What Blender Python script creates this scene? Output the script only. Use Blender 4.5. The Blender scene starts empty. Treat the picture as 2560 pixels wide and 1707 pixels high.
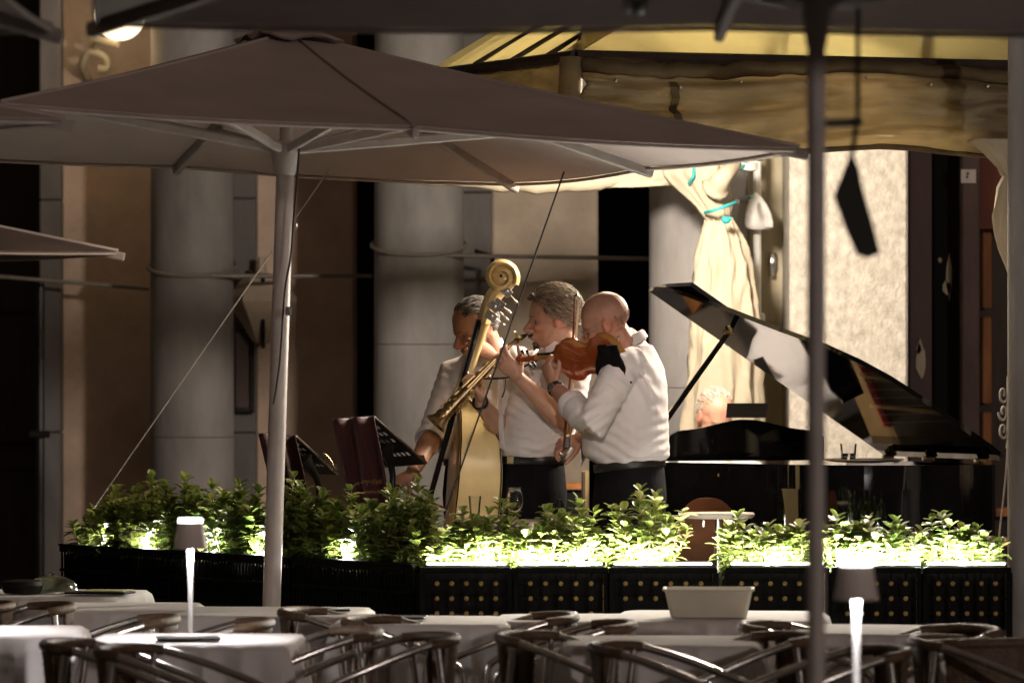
import bpy, bmesh, math, random
import numpy as np
from mathutils import Vector, Matrix, noise as mnoise
sc = bpy.context.scene
R = math.radians
random.seed(7)
# ---------------------------------------------------------------- camera
EYE = 1.57          # eye height above the square
FPX = 11250.0       # focal length in pixels of the 2560 wide photograph
HOR = 960.0         # horizon row
cd = bpy.data.cameras.new('camera'); cam = bpy.data.objects.new('camera', cd)
sc.collection.objects.link(cam); sc.camera = cam
cam.location = (0, 0, EYE); cam.rotation_euler = (R(90), 0, 0)
cd.sensor_width = 36; cd.lens = 36 * FPX / 2560; cd.shift_y = (HOR - 853.5) / 2560
cd.clip_start = .5; cd.clip_end = 400
cd.dof.use_dof = True; cd.dof.focus_distance = 18.1; cd.dof.aperture_fstop = 3.6; cd.dof.aperture_blades = 9
# ---------------------------------------------------------------- night sky and the faint glow of the square
w = bpy.data.worlds.new('World'); sc.world = w; w.use_nodes = True
nt = w.node_tree; bg = nt.nodes['Background']
sky = nt.nodes.new('ShaderNodeTexSky'); sky.sky_type = 'NISHITA'; sky.sun_disc = False
sky.sun_elevation = R(1); sky.sun_rotation = R(200)
mx = nt.nodes.new('ShaderNodeMix'); mx.data_type = 'RGBA'; mx.inputs[0].default_value = .996
mx.inputs[7].default_value = (1.0, .70, .50, 1)
nt.links.new(sky.outputs[0], mx.inputs[6]); nt.links.new(mx.outputs[2], bg.inputs[0])
bg.inputs[1].default_value = .052
sun = bpy.data.lights.new('square_glow', 'SUN'); sun.energy = .42; sun.angle = R(2.2); sun.color = (1, .84, .78)
so = bpy.data.objects.new('square_glow', sun); sc.collection.objects.link(so)
so.rotation_euler = (R(83.5), 0, R(33))      # the lamps of the far side of the square, low behind the camera
vs = sc.view_settings; vs.view_transform = 'Standard'; vs.look = 'None'; vs.gamma = 1; vs.exposure = 0; vs.use_curve_mapping = False
sc.cycles.use_denoising = True; sc.cycles.max_bounces = 6; sc.cycles.diffuse_bounces = 3; sc.cycles.sample_clamp_indirect = 4
sc.cycles.transparent_max_bounces = 8
try: sc.cycles.denoiser = 'OPENIMAGEDENOISE'
except Exception: pass

# ---------------------------------------------------------------- helpers
ORG = {}
col = sc.collection
def P(px, py, Y):      # a spot measured in the photograph, at distance Y, as a place in metres
    return Vector(((px - 1280) * Y / FPX, Y, EYE - (py - HOR) * Y / FPX))
def V(*a): return Vector(a)
def tag(o, label=None, cat=None, group=None, kind=None):
    if label: o['label'] = label
    if cat: o['category'] = cat
    if group: o['group'] = group
    if kind: o['kind'] = kind
    return o
def thing(name, label, cat, loc=(0, 0, 0), rz=0, group=None):
    o = bpy.data.objects.new(name, None); col.objects.link(o)
    o.location = loc; o.rotation_euler = (0, 0, rz); o.empty_display_size = .1
    ORG[o.name] = Vector(loc)
    return tag(o, label, cat, group)
def copy_tree(o, parent=None):
    c = o.copy(); col.objects.link(c); c.parent = parent
    for ch in list(o.children): copy_tree(ch, c)
    return c
def ortho(d, ref=None):
    d = Vector(d).normalized()
    r = Vector(ref) if ref is not None else (Vector((0, 0, 1)) if abs(d.z) < .9 else Vector((1, 0, 0)))
    u = (r - d * r.dot(d))
    if u.length < 1e-6: u = d.orthogonal()
    u.normalize(); return u, d.cross(u).normalized()

class MB:
    def __init__(s): s.v = []; s.f = []; s.c = None
    def add(s, vs, fs):
        b = len(s.v); s.v += [tuple(x) for x in vs]; s.f += [tuple(i + b for i in f) for f in fs]; return s
    def box(s, c, size, M=None):
        x, y, z = [k / 2 for k in size]; c = Vector(c)
        vs = [Vector((i * x, j * y, k * z)) for i in (-1, 1) for j in (-1, 1) for k in (-1, 1)]
        vs = [c + (M @ v if M else v) for v in vs]
        return s.add(vs, [(0, 1, 3, 2), (4, 6, 7, 5), (0, 4, 5, 1), (2, 3, 7, 6), (0, 2, 6, 4), (1, 5, 7, 3)])
    def bbox(s, a, b):
        return s.box([(a[i] + b[i]) / 2 for i in range(3)], [abs(b[i] - a[i]) for i in range(3)])
    def rbox(s, c, size, bev, M=None):      # box with chamfered upright and long edges
        x, y, z = [k / 2 for k in size]; c = Vector(c); b = bev
        def ring(zz, i): return [(x - i, y - b - i, zz), (x - b - i, y - i, zz), (-x + b + i, y - i, zz), (-x + i, y - b - i, zz), (-x + i, -y + b + i, zz), (-x + b + i, -y + i, zz), (x - b - i, -y + i, zz), (x - i, -y + b + i, zz)]
        rs = [ring(-z, b * .7), ring(-z + b, 0), ring(z - b, 0), ring(z, b * .7)]
        vs = [Vector(p) for r in rs for p in r]; vs = [c + (M @ v if M else v) for v in vs]
        fs = [tuple(reversed(range(8))), tuple(range(24, 32))]
        for k in range(3):
            for i in range(8): j = (i + 1) % 8; fs.append((k * 8 + i, k * 8 + j, k * 8 + 8 + j, k * 8 + 8 + i))
        return s.add(vs, fs)
    def loft(s, rings, caps=True, closed=False):
        n = len(rings[0]); vs = [p for r in rings for p in r]; fs = []; m = len(rings)
        for k in range(m if closed else m - 1):
            k2 = (k + 1) % m
            for i in range(n):
                j = (i + 1) % n; fs.append((k * n + i, k * n + j, k2 * n + j, k2 * n + i))
        if caps and not closed: fs += [tuple(reversed(range(n))), tuple(range((m - 1) * n, m * n))]
        return s.add(vs, fs)
    def tube(s, pts, r, n=8, ref=None, flat=1.0, closed=False, caps=True):
        pts = [Vector(p) for p in pts]; m = len(pts)
        rr = [r] * m if isinstance(r, (int, float)) else list(r)
        rings = []; u = None
        for k in range(m):
            a = pts[(k - 1) % m] if (closed or k > 0) else pts[k]; b = pts[(k + 1) % m] if (closed or k < m - 1) else pts[k]
            d = (b - a)
            if d.length < 1e-9: d = Vector((0, 0, 1))
            d.normalize()
            if u is None: u, v = ortho(d, ref)
            else:
                u = u - d * u.dot(d)
                if u.length < 1e-6: u = d.orthogonal()
                u.normalize()
            v = d.cross(u).normalized()
            if isinstance(rr[k], tuple): ru, rv = rr[k]
            else: ru, rv = rr[k], rr[k] * flat
            rings.append([pts[k] + u * (ru * math.cos(2 * math.pi * i / n)) + v * (rv * math.sin(2 * math.pi * i / n)) for i in range(n)])
        return s.loft(rings, caps, closed)
    def lathe(s, prof, c=(0, 0, 0), n=20, axis=(0, 0, 1), caps=True):
        c = Vector(c); d = Vector(axis).normalized(); u, v = ortho(d)
        rings = [[c + d * z + u * (r * math.cos(2 * math.pi * i / n)) + v * (r * math.sin(2 * math.pi * i / n)) for i in range(n)] for r, z in prof]
        return s.loft(rings, caps)
    def ell(s, c, r, M=None, nu=14, nv=9):
        c = Vector(c); rings = []
        for k in range(nv + 1):
            t = math.pi * (k + .02 if k == 0 else (k - .02 if k == nv else k)) / nv
            rings.append([c + (M @ Vector(p) if M else Vector(p)) for p in [(r[0] * math.sin(t) * math.cos(2 * math.pi * i / nu), r[1] * math.sin(t) * math.sin(2 * math.pi * i / nu), -r[2] * math.cos(t)) for i in range(nu)]])
        return s.loft(rings)
    def prism(s, poly, n, thick):           # flat outline pushed along n
        n = Vector(n).normalized() * thick; a = [Vector(p) for p in poly]; b = [p + n for p in a]; m = len(a)
        fs = [tuple(reversed(range(m))), tuple(range(m, 2 * m))] + [(i, (i + 1) % m, m + (i + 1) % m, m + i) for i in range(m)]
        return s.add(a + b, fs)
    def sheet(s, fn, nu, nv, thick=0):      # fn(u,v) -> point; thick gives it a back
        g = [[Vector(fn(i / nu, j / nv)) for j in range(nv + 1)] for i in range(nu + 1)]
        vs = [p for row in g for p in row]; fs = []; W = nv + 1
        for i in range(nu):
            for j in range(nv): fs.append((i * W + j, (i + 1) * W + j, (i + 1) * W + j + 1, i * W + j + 1))
        if thick:
            N = len(vs); nrm = []
            for i in range(nu + 1):
                for j in range(nv + 1):
                    a = g[min(i + 1, nu)][j] - g[max(i - 1, 0)][j]; b = g[i][min(j + 1, nv)] - g[i][max(j - 1, 0)]
                    q = a.cross(b); nrm.append(q.normalized() if q.length > 1e-12 else Vector((0, 0, 1)))
            vs = vs + [p - q * thick for p, q in zip(vs, nrm)]
            fs += [tuple(reversed([k + N for k in f])) for f in fs]
            rim = [(i, 0) for i in range(nu)] + [(nu, j) for j in range(nv)] + [(i, nv) for i in range(nu, 0, -1)] + [(0, j) for j in range(nv, 0, -1)]
            ids = [i * W + j for i, j in rim]
            for a, b in zip(ids, ids[1:] + ids[:1]): fs.append((b, a, a + N, b + N))
        return s.add(vs, fs)
    def mesh(s, name, mat, org=(0, 0, 0), smooth=None):
        me = bpy.data.meshes.new(name); o = Vector(org)
        me.from_pydata([tuple(Vector(v) - o) for v in s.v], [], s.f)
        for m in (mat if isinstance(mat, (list, tuple)) else [mat]): me.materials.append(m)
        bm = bmesh.new(); bm.from_mesh(me); bmesh.ops.recalc_face_normals(bm, faces=bm.faces); bm.to_mesh(me); bm.free()
        if smooth is not None:
            me.polygons.foreach_set('use_smooth', [True] * len(me.polygons))
            if smooth < 180: me.set_sharp_from_angle(angle=R(smooth))
        if s.c is not None:
            ca = me.color_attributes.new('tint', 'FLOAT_COLOR', 'POINT')
            ca.data.foreach_set('color', np.array([(*k, 1.0) for k in s.c], dtype=np.float32).ravel())
        me.update(); return me
    def build(s, name, mat, parent=None, smooth=40, label=None, cat=None, group=None, kind=None, world=True):
        org = ORG.get(parent.name, Vector()) if (parent and world) else Vector()
        o = bpy.data.objects.new(name, s.mesh(name, mat, org, smooth)); col.objects.link(o)
        if parent: o.parent = parent; ORG[o.name] = org
        return tag(o, label, cat, group, kind)
def bez(p0, p1, p2, p3, n=10):
    p0, p1, p2, p3 = map(Vector, (p0, p1, p2, p3))
    return [p0 * (1 - t) ** 3 + p1 * 3 * t * (1 - t) ** 2 + p2 * 3 * t * t * (1 - t) + p3 * t ** 3 for t in [i / n for i in range(n + 1)]]
def cr(pts, n=6):       # smooth curve through points
    pts = [Vector(p) for p in pts]; out = []
    for i in range(len(pts) - 1):
        a, b, c, d = pts[max(i - 1, 0)], pts[i], pts[i + 1], pts[min(i + 2, len(pts) - 1)]
        for k in range(n):
            t = k / n; out.append(.5 * ((2 * b) + (c - a) * t + (2 * a - 5 * b + 4 * c - d) * t * t + (-a + 3 * b - 3 * c + d) * t ** 3))
    return out + [pts[-1]]
def interp(xs, ys, x): return float(np.interp(x, xs, ys))
def fbm(p, o=3): return mnoise.fractal(Vector(p), 1.0, 2.0, o)

# ---------------------------------------------------------------- materials
MATS = {}
def pm(name, c, rough=.6, metal=0, var=.18, ns=6, bump=.15, bs=40, coat=0, trans=0, spec=.5, stretch=(1, 1, 1), c2=None, tint=False, transl=None, emit=None, sss=0, ior=1.45, rvar=.1, cscale=None, sheen=0, alpha=1):
    m = bpy.data.materials.new(name); m.use_nodes = True; t = m.node_tree; N = t.nodes; L = t.links
    b = N['Principled BSDF']; tc = N.new('ShaderNodeTexCoord'); mp = N.new('ShaderNodeMapping'); mp.inputs[3].default_value = stretch
    L.new(tc.outputs['Object'], mp.inputs[0])
    n = N.new('ShaderNodeTexNoise'); n.inputs['Scale'].default_value = ns; n.inputs['Detail'].default_value = 7; n.inputs['Roughness'].default_value = .62
    L.new(mp.outputs[0], n.inputs['Vector'])
    rp = N.new('ShaderNodeValToRGB'); e = rp.color_ramp.elements
    lo = [k * (1 - var) for k in c]; hi = [min(k * (1 + var), 1) for k in c] if c2 is None else list(c2)
    e[0].position = .32; e[0].color = (*lo, 1); e[1].position = .68; e[1].color = (*hi, 1)
    L.new(n.outputs['Fac'], rp.inputs[0]); src = rp.outputs[0]
    if tint:
        at = N.new('ShaderNodeVertexColor'); at.layer_name = 'tint'
        mm = N.new('ShaderNodeMix'); mm.data_type = 'RGBA'; mm.blend_type = 'MULTIPLY'; mm.inputs[0].default_value = 1
        L.new(src, mm.inputs[6]); L.new(at.outputs[0], mm.inputs[7]); src = mm.outputs[2]
    L.new(src, b.inputs['Base Color'])
    b.inputs['Metallic'].default_value = metal; b.inputs['IOR'].default_value = ior
    b.inputs['Specular IOR Level'].default_value = spec; b.inputs['Coat Weight'].default_value = coat; b.inputs['Coat Roughness'].default_value = .05
    b.inputs['Transmission Weight'].default_value = trans; b.inputs['Sheen Weight'].default_value = sheen
    if sss: b.inputs['Subsurface Weight'].default_value = sss; b.inputs['Subsurface Radius'].default_value = (.012, .005, .003); b.inputs['Subsurface Scale'].default_value = 1
    mr = N.new('ShaderNodeMapRange'); mr.inputs[3].default_value = max(rough - rvar, 0.01); mr.inputs[4].default_value = min(rough + rvar, 1)
    L.new(n.outputs['Fac'], mr.inputs[0]); L.new(mr.outputs[0], b.inputs['Roughness'])
    if bump:
        n2 = N.new('ShaderNodeTexNoise'); n2.inputs['Scale'].default_value = bs; n2.inputs['Detail'].default_value = 6
        L.new(mp.outputs[0], n2.inputs['Vector']); bp = N.new('ShaderNodeBump'); bp.inputs['Strength'].default_value = bump; bp.inputs['Distance'].default_value = .01
        L.new(n2.outputs['Fac'], bp.inputs['Height']); L.new(bp.outputs[0], b.inputs['Normal'])
    if emit: b.inputs['Emission Color'].default_value = (*emit[0], 1); b.inputs['Emission Strength'].default_value = emit[1]
    if transl:
        tr = N.new('ShaderNodeBsdfTranslucent'); ms = N.new('ShaderNodeMixShader'); ms.inputs[0].default_value = transl
        L.new(src, tr.inputs[0]); L.new(b.outputs[0], ms.inputs[1]); L.new(tr.outputs[0], ms.inputs[2]); L.new(ms.outputs[0], N['Material Output'].inputs[0])
    MATS[name] = m; return m
M = {}
def setm(k, *a, **kw): M[k] = pm(k, *a, **kw)
setm('plaster_tan', (.62, .46, .36), .85, var=.26, ns=2.2, bump=.35, bs=30)
setm('plaster_beige', (.52, .42, .33), .85, var=.25, ns=2.5, bump=.3, bs=35)
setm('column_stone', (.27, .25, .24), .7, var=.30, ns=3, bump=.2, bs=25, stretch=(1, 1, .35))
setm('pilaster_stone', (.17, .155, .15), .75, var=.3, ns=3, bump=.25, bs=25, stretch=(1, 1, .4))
setm('rough_stone', (.52, .47, .40), .9, var=.26, ns=26, bump=.9, bs=70, stretch=(1, 1, .75))
setm('yellow_stone', (.44, .38, .27), .8, var=.25, ns=4, bump=.4, bs=40, stretch=(1, 1, .4))
setm('dark_wood', (.045, .028, .018), .55, var=.4, ns=8, bump=.2, bs=30, stretch=(1, 1, .15))
setm('red_wood', (.16, .035, .015), .45, var=.4, ns=8, bump=.15, bs=30, stretch=(1, 1, .2))
setm('orange_wood', (.34, .13, .035), .45, var=.35, ns=8, bump=.15, bs=30, stretch=(1, 1, .2))
setm('worn_paint_dim_canvas', (.12, .082, .078), .6, spec=.25, var=.3, ns=3, bump=.2, bs=25, stretch=(1, 1, .3))
setm('black_paint', (.006, .0055, .005), .7, spec=.15, var=.3, ns=5, bump=.1)
setm('shade_black', (.002, .0018, .0016), 1, spec=0, var=.2, bump=0)
setm('paving', (.16, .15, .14), .7, var=.3, ns=2, bump=.3, bs=20)
setm('boards', (.10, .075, .055), .6, var=.35, ns=6, bump=.2, bs=30, stretch=(.3, 3, 1))
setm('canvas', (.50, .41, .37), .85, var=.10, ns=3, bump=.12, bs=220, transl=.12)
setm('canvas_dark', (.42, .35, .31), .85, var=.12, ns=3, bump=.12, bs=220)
setm('pole_white', (.46, .41, .38), .45, var=.10, ns=12, bump=.05)
setm('rib_grey', (.38, .33, .30), .45, var=.15, ns=10, bump=.05)
setm('awning', (.72, .66, .43), .8, var=.12, ns=2.5, bump=.15, bs=60, transl=.62)
setm('valance', (.34, .28, .17), .45, var=.35, ns=2.0, bump=.08, bs=10, transl=.40, stretch=(.5, 1, 2.6))
setm('cream_cloth', (.52, .44, .32), .85, var=.10, ns=5, bump=.35, bs=24, transl=.15)
setm('teal_cord', (.03, .38, .36), .6, var=.2)
setm('white_plastic', (.78, .76, .72), .4, var=.06, bump=.05)
setm('bag_white', (.82, .80, .78), .5, var=.06, ns=14, bump=.3, bs=40)
setm('black_metal', (.015, .015, .015), .35, metal=.3, var=.3, bump=.05)
setm('steel', (.55, .54, .52), .3, metal=1, var=.15, ns=12, bump=.03)
setm('cable', (.25, .22, .19), .5, var=.2)
setm('cable_white', (.6, .55, .48), .5, var=.2)
setm('gold', (.36, .25, .09), .5, metal=.6, var=.3, ns=60, bump=.1)
setm('piano_black', (.004, .004, .0045), .04, var=.1, bump=0, coat=0, rvar=.02, spec=.5)
setm('board_dark', (.10, .06, .022), .5, var=.2)
setm('piano_gold', (.55, .38, .14), .4, metal=.9, var=.2)
setm('felt_red', (.35, .02, .02), .9, var=.2)
setm('velvet', (.035, .005, .006), .85, var=.3, ns=10, bump=.2, bs=90, sheen=.15, stretch=(1, 1, .4))
setm('gold_thread', (.20, .105, .04), .7, var=.3)
setm('soil', (.05, .035, .025), .9, var=.4, ns=40, bump=.6, bs=60)
setm('stem', (.30, .26, .10), .6, var=.3, ns=40)
setm('leaf', (1, 1, 1), .38, var=.12, ns=30, bump=.1, bs=80, tint=True, transl=.28)
setm('bass_wood', (.80, .62, .29), .28, var=.12, ns=5, bump=.03, coat=.5, stretch=(1, 1, .25))
setm('bass_top', (.50, .28, .10), .3, var=.2, ns=6, bump=.03, coat=.5, stretch=(1, 1, .2))
setm('ebony', (.010, .009, .009), .25, var=.2, bump=.03)
setm('violin_wood', (.26, .055, .014), .18, var=.35, ns=9, bump=.02, coat=.8, stretch=(1, 4, 1))
setm('violin_rib', (.40, .18, .045), .2, var=.3, ns=9, bump=.02, coat=.8)
setm('brass_dark', (.34, .25, .13), .28, metal=1, var=.35, ns=14, bump=.05)
setm('brass', (.58, .42, .20), .28, metal=1, var=.25, ns=14, bump=.03)
setm('strings', (.5, .48, .45), .35, metal=.9, bump=0)
setm('peg_white', (.85, .80, .72), .35, var=.05, bump=0)
setm('bow_wood', (.13, .035, .015), .35, var=.3, bump=0)
setm('horsehair', (.70, .60, .42), .6, var=.1, bump=0)
setm('shirt', (.74, .69, .68), .85, var=.04, ns=5, bump=.26, bs=19, transl=.10, stretch=(1.2, 1.2, .7))
setm('trousers', (.006, .0055, .006), .9, spec=.12, var=.3, ns=12, bump=.15, bs=150)
setm('leather', (.012, .010, .009), .4, var=.3, bump=.1)
setm('skin', (.46, .275, .195), .48, var=.10, ns=16, bump=.10, bs=180, tint=True, sss=.12)
setm('hair', (1, 1, 1), .55, var=.15, ns=60, bump=0, tint=True)
setm('eye', (.30, .26, .23), .2, var=.02, bump=0)
setm('iris', (.04, .03, .02), .2, var=.1, bump=0)
setm('tablecloth', (.70, .66, .64), .85, var=.04, ns=4, bump=.12, bs=260, transl=.08)
setm('wicker', (.105, .064, .036), .55, var=.35, ns=30, bump=.5, bs=70)
setm('wicker_dark', (.09, .055, .032), .55, var=.35, ns=30, bump=.5, bs=70)
setm('aluminium', (.62, .60, .58), .24, metal=1, var=.1, ns=20, bump=.03)
setm('lamp_paint', (.60, .52, .48), .5, var=.05, bump=0)
setm('lamp_stem', (.85, .84, .83), .4, var=.02, bump=0)
setm('lamp_glow', (1, 1, 1), .5, var=0, bump=0, emit=((1, .95, .93), 5))
setm('globe_glow', (1, .9, .7), .5, var=0, bump=0, emit=((1, .84, .58), 2.2))
setm('led_glow', (1, 1, 1), .5, var=0, bump=0, emit=((1, .97, .80), 14))
setm('led_strip', (1, 1, 1), .5, var=0, bump=0, emit=((1, .96, .78), 3.5))
setm('marble', (.55, .47, .38), .35, var=.2, ns=12, bump=.03)
setm('chair_brown', (.15, .052, .016), .55, spec=.2, var=.3, ns=6, bump=.05)
setm('khaki', (.13, .092, .04), .8, var=.2, ns=4, bump=.2)
setm('menu', (.008, .008, .007), .55, spec=.2, var=.2, bump=.05)
setm('menu_page', (.42, .40, .14), .6, var=.15, bump=.05)
setm('tub', (.66, .63, .52), .5, var=.08, ns=5, bump=.05)
setm('black_lattice', (.004, .0045, .004), .6, spec=.1, var=.3, ns=20, bump=.1)
setm('paper', (.75, .68, .66), .7, var=.05, bump=0)
setm('dark_strap', (.030, .026, .022), .7, var=.2, bump=.1)
def glassmat(name, c=(1, 1, 1), rough=0.02):
    m = bpy.data.materials.new(name); m.use_nodes = True; b = m.node_tree.nodes['Principled BSDF']
    b.inputs['Base Color'].default_value = (*c, 1); b.inputs['Transmission Weight'].default_value = 1; b.inputs['Roughness'].default_value = rough; b.inputs['IOR'].default_value = 1.45
    M[name] = m
glassmat('glass'); glassmat('green_glass', (.75, .85, .65), .15)
# ================================================================ ground and stage
g = MB(); g.bbox((-60, -20, -.2), (60, 80, 0)); tag(g.build('ground', M['paving'], smooth=None), kind='structure')
s_ = MB()
s_.add([V(*p) for p in [(-2.3, 19.6, 0), (-.5, 17.15, 0), (2.6, 17.15, 0), (2.9, 23, 0), (-2.3, 23, 0)]] + [V(*p) for p in [(-2.3, 19.6, .15), (-.5, 17.15, .15), (2.6, 17.15, .15), (2.9, 23, .15), (-2.3, 23, .15)]],
       [(4, 3, 2, 1, 0), (5, 6, 7, 8, 9)] + [(i, (i + 1) % 5, 5 + (i + 1) % 5, 5 + i) for i in range(5)])
stage = tag(s_.build('stage_platform', M['black_paint'], smooth=None), kind='structure')
SZ = .17
y = 17.2; k = 0
while y < 22.9:          # boards of the platform
    x0 = -2.2 if y > 19.55 else -.45 - (y - 17.15) * (1.75 / 2.45)
    b = MB(); b.rbox(((x0 + 2.55) / 2, y + .09, .16), (2.55 - x0, .176, .02), .003); b.build('board', M['boards'], stage, None); y += .18
# ================================================================ arcade behind
def block(name, label, cat, px0, px1, Yf, depth, mat, z1=5.2, z0=0, seams=0, group=None):
    a = P(px0, HOR, Yf); b = P(px1, HOR, Yf); m = MB()
    o = thing(name, label, cat, ((a.x + b.x) / 2, Yf + depth / 2, z0), 0, group)
    if seams:
        h = (z1 - z0) / seams
        for k in range(seams):
            q = MB(); q.rbox(((a.x + b.x) / 2, Yf + depth / 2, z0 + (k + .5) * h), (b.x - a.x, depth, h - .006), .008); q.build('stone_block', M[mat], o, None)
    else:
        m.rbox(((a.x + b.x) / 2, Yf + depth / 2, (z0 + z1) / 2), (b.x - a.x, depth, z1 - z0), .012); m.build('wall_face', M[mat], o, None)
    return o
block('plaster_wall', 'tan plastered wall strip left of the leftmost grey column', 'wall', 150, 600, 25.4, .5, 'plaster_tan')
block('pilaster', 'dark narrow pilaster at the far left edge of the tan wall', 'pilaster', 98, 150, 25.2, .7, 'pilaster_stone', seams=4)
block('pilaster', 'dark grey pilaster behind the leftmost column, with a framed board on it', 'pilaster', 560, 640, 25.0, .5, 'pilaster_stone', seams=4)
block('plaster_wall', 'tan plastered wall between the two left columns, behind the umbrella pole', 'wall', 640, 885, 25.1, .5, 'plaster_tan')
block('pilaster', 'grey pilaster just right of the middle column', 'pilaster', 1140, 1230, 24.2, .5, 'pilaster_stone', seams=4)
block('plaster_wall', 'beige plastered wall behind the saxophone player', 'wall', 1230, 1495, 24.4, .5, 'plaster_beige')
block('pilaster', 'yellowish stone pilaster with a door bolt, behind the white pipe', 'pilaster', 1850, 1975, 22.2, .5, 'yellow_stone', seams=3)
block('stone_pier', 'broad bright rough limestone pier behind the piano lid', 'pier', 1974, 2270, 21.6, .6, 'rough_stone')
block('door_leaf', 'purplish brown worn door post right of the limestone pier', 'door', 2270, 2330, 22.4, .1, 'worn_paint_dim_canvas')
block('door_leaf', 'black painted door leaf with flaking paint right of the pier', 'door', 2330, 2402, 22.5, .1, 'black_paint')
dp = block('door_leaf', 'grey brown door post carrying a small white notice', 'door', 2402, 2450, 22.4, .12, 'worn_paint_dim_canvas')
# flaked patches of bare wood on the door
for px, py, sx, sy in ((2372, 690, 7, 52), (2367, 720, 10, 16), (2302, 900, 12, 45), (2350, 650, 5, 6), (2297, 870, 6, 14)):
    m = MB(); c = P(px, py, 22.394 if px < 2330 else 22.494); n = 14
    poly = [c + V(math.cos(t) * sx * .002 * (1 + .5 * fbm((math.cos(t) * 2 + px, math.sin(t) * 2, py))), 0, math.sin(t) * sy * .002 * (1 + .5 * fbm((math.cos(t) * 2, math.sin(t) * 2 + px, py)))) for t in [2 * math.pi * k / n for k in range(n)]]
    m.prism(poly, (0, 1, 0), .004); o = m.build('bare_patch', M['yellow_stone'], dp, None)
m = MB(); a = P(2402, 458, 22.39); b = P(2440, 424, 22.38); m.bbox(a, b)
o = thing('notice', 'small white paper notice on the grey brown door post', 'notice', P(2421, 458, 22.39)); m.build('sheet', M['paper'], o, None)
m = MB(); m.bbox(P(2417, 437, 22.375), P(2422, 431, 22.379)); m.bbox(P(2416, 446, 22.375), P(2420, 439, 22.379)); m.build('printed_mark', M['dark_strap'], o, None)
o = thing('wooden_cabinet', 'red brown wooden shop front panel with orange trim at the right edge', 'panel', P(2500, 1600, 22.7))
m = MB(); m.bbox(P(2450, 572, 22.6), P(2640, 300, 22.9)); m.build('top_panel', M['red_wood'], o, None)
m = MB(); m.bbox(P(2450, 1700, 22.8), P(2640, 572, 22.95)); m.build('dark_panel', M['dark_wood'], o, None)
for k in range(5):
    m = MB(); m.rbox((P(2468, 0, 22.7).x, 22.75, .25 + k * .48), (.05, .06, .44), .008); m.build('trim', M['orange_wood'], o, None)
for py in (1290, 1365):
    m = MB(); m.bbox(P(2490, py, 22.6), P(2640, py - 24, 22.8)); m.build('rail', M['orange_wood'], o, None)
# inside of the arcade; its shade is put into the back wall's black colour
m = MB(); m.bbox((-9, 30, 0), (9, 30.3, 6)); tag(m.build('arcade_back_wall', M['shade_black'], smooth=None), kind='structure')
m = MB(); m.bbox((-9, 25.95, 4.9), (9, 30, 5.1)); tag(m.build('arcade_ceiling', M['plaster_tan'], smooth=None), kind='structure')
m = MB(); m.bbox((-9, 23.0, 5.22), (9, 26, 9)); tag(m.build('facade_upper_wall', M['plaster_beige'], smooth=None), kind='structure')
o = thing('door_leaf', 'dark brown wooden shop door at the far left edge behind the umbrella', 'door', (-3.0, 26, 0))
m = MB(); m.bbox((-3.9, 26, 0), (-2.62, 26.1, 4.9)); m.build('panel', M['dark_wood'], o, None)
for z in (.3, 1.2, 2.4): m = MB(); m.rbox((-2.95, 25.98, z + .4), (.5, .04, .75), .02); m.build('raised_panel', M['dark_wood'], o, None)
m = MB(); m.tube([P(100, 700, 25.1), P(100, 1000, 25.1), P(100, 1900, 25.1)], .025); o = thing('drain_pipe', 'thin dark drain pipe on the far left pilaster', 'pipe', P(100, 1900, 25.1)); m.build('tube', M['black_metal'], o)
m = MB(); m.rbox(P(98, 1085, 25.06), (.12, .03, .04), .008); m.build('clamp', M['black_metal'], o, None)
def column(label, px0, px1, Y, zring, yring2):
    c = P((px0 + px1) / 2, HOR, Y); r = (px1 - px0) / 2 * Y / FPX
    o = thing('stone_column', label, 'column', (c.x, Y, 0), 0, 'round columns of the arcade')
    for z0, z1, r0, r1_ in ((.32, zring, 1.02, 1.0), (zring + .002, 4.4, 1.0, .97)): m = MB(); m.lathe([(r * r0 - .003, z0), (r * r0, z0 + .003), (r * (r0 + r1_) / 2, (z0 + z1) / 2), (r * r1_, z1 - .003), (r * r1_ - .003, z1)], (c.x, Y, 0), 40); m.build('shaft_drum', M['column_stone'], o)
    m = MB(); m.lathe([(r * 1.28, 0), (r * 1.28, .12), (r * 1.22, .16), (r * 1.25, .21), (r * 1.2, .27), (r * 1.03, .32)], (c.x, Y, 0), 40); m.build('base', M['column_stone'], o)
    m = MB(); m.lathe([(r * .98, 4.4), (r * 1.1, 4.5), (r * 1.05, 4.6), (r * 1.3, 4.9), (r * 1.35, 5.2)], (c.x, Y, 0), 40); m.build('capital', M['column_stone'], o)
    return o, c, r
def hoop(c, r, Y, py, label, ex, ey, eY):
    z = P(0, py, Y).z
    o = thing('tie_rod', label, 'tie rod', (c.x, Y, z)); m = MB(); rr = r + .012
    m.tube([V(c.x + rr * math.cos(t), Y + rr * math.sin(t), z + .10 * math.sin(t) * .6 - (0)) for t in [2 * math.pi * k / 40 for k in range(40)]], .011, 6, closed=True); m.build('ring', M['cable'], o)
    m = MB(); e = P(ex, ey, eY); s = V(c.x - rr * .15, Y - rr, z - .06); m.tube([s, e], .011, 6); m.build('rod', M['cable'], o)
    m = MB(); q = V(c.x + r + .06, Y + .1, z - .03); m.tube([q, q + V(.09, .05, -.02), q + V(.09, .05, -.42)], .014, 6); m.build('bracket', M['black_metal'], o)
o1, c1, r1 = column('grey round column left of the umbrella pole, in dim light', 375, 585, 24.6, 1.28, 0)
o2, c2, r2 = column('grey round column behind the double bass and its player', 935, 1160, 23.6, 1.775, 0)
o3, c3, r3 = column('bright round column behind the tied cream curtain', 1622, 1870, 22.0, 1.55, 0)
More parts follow.
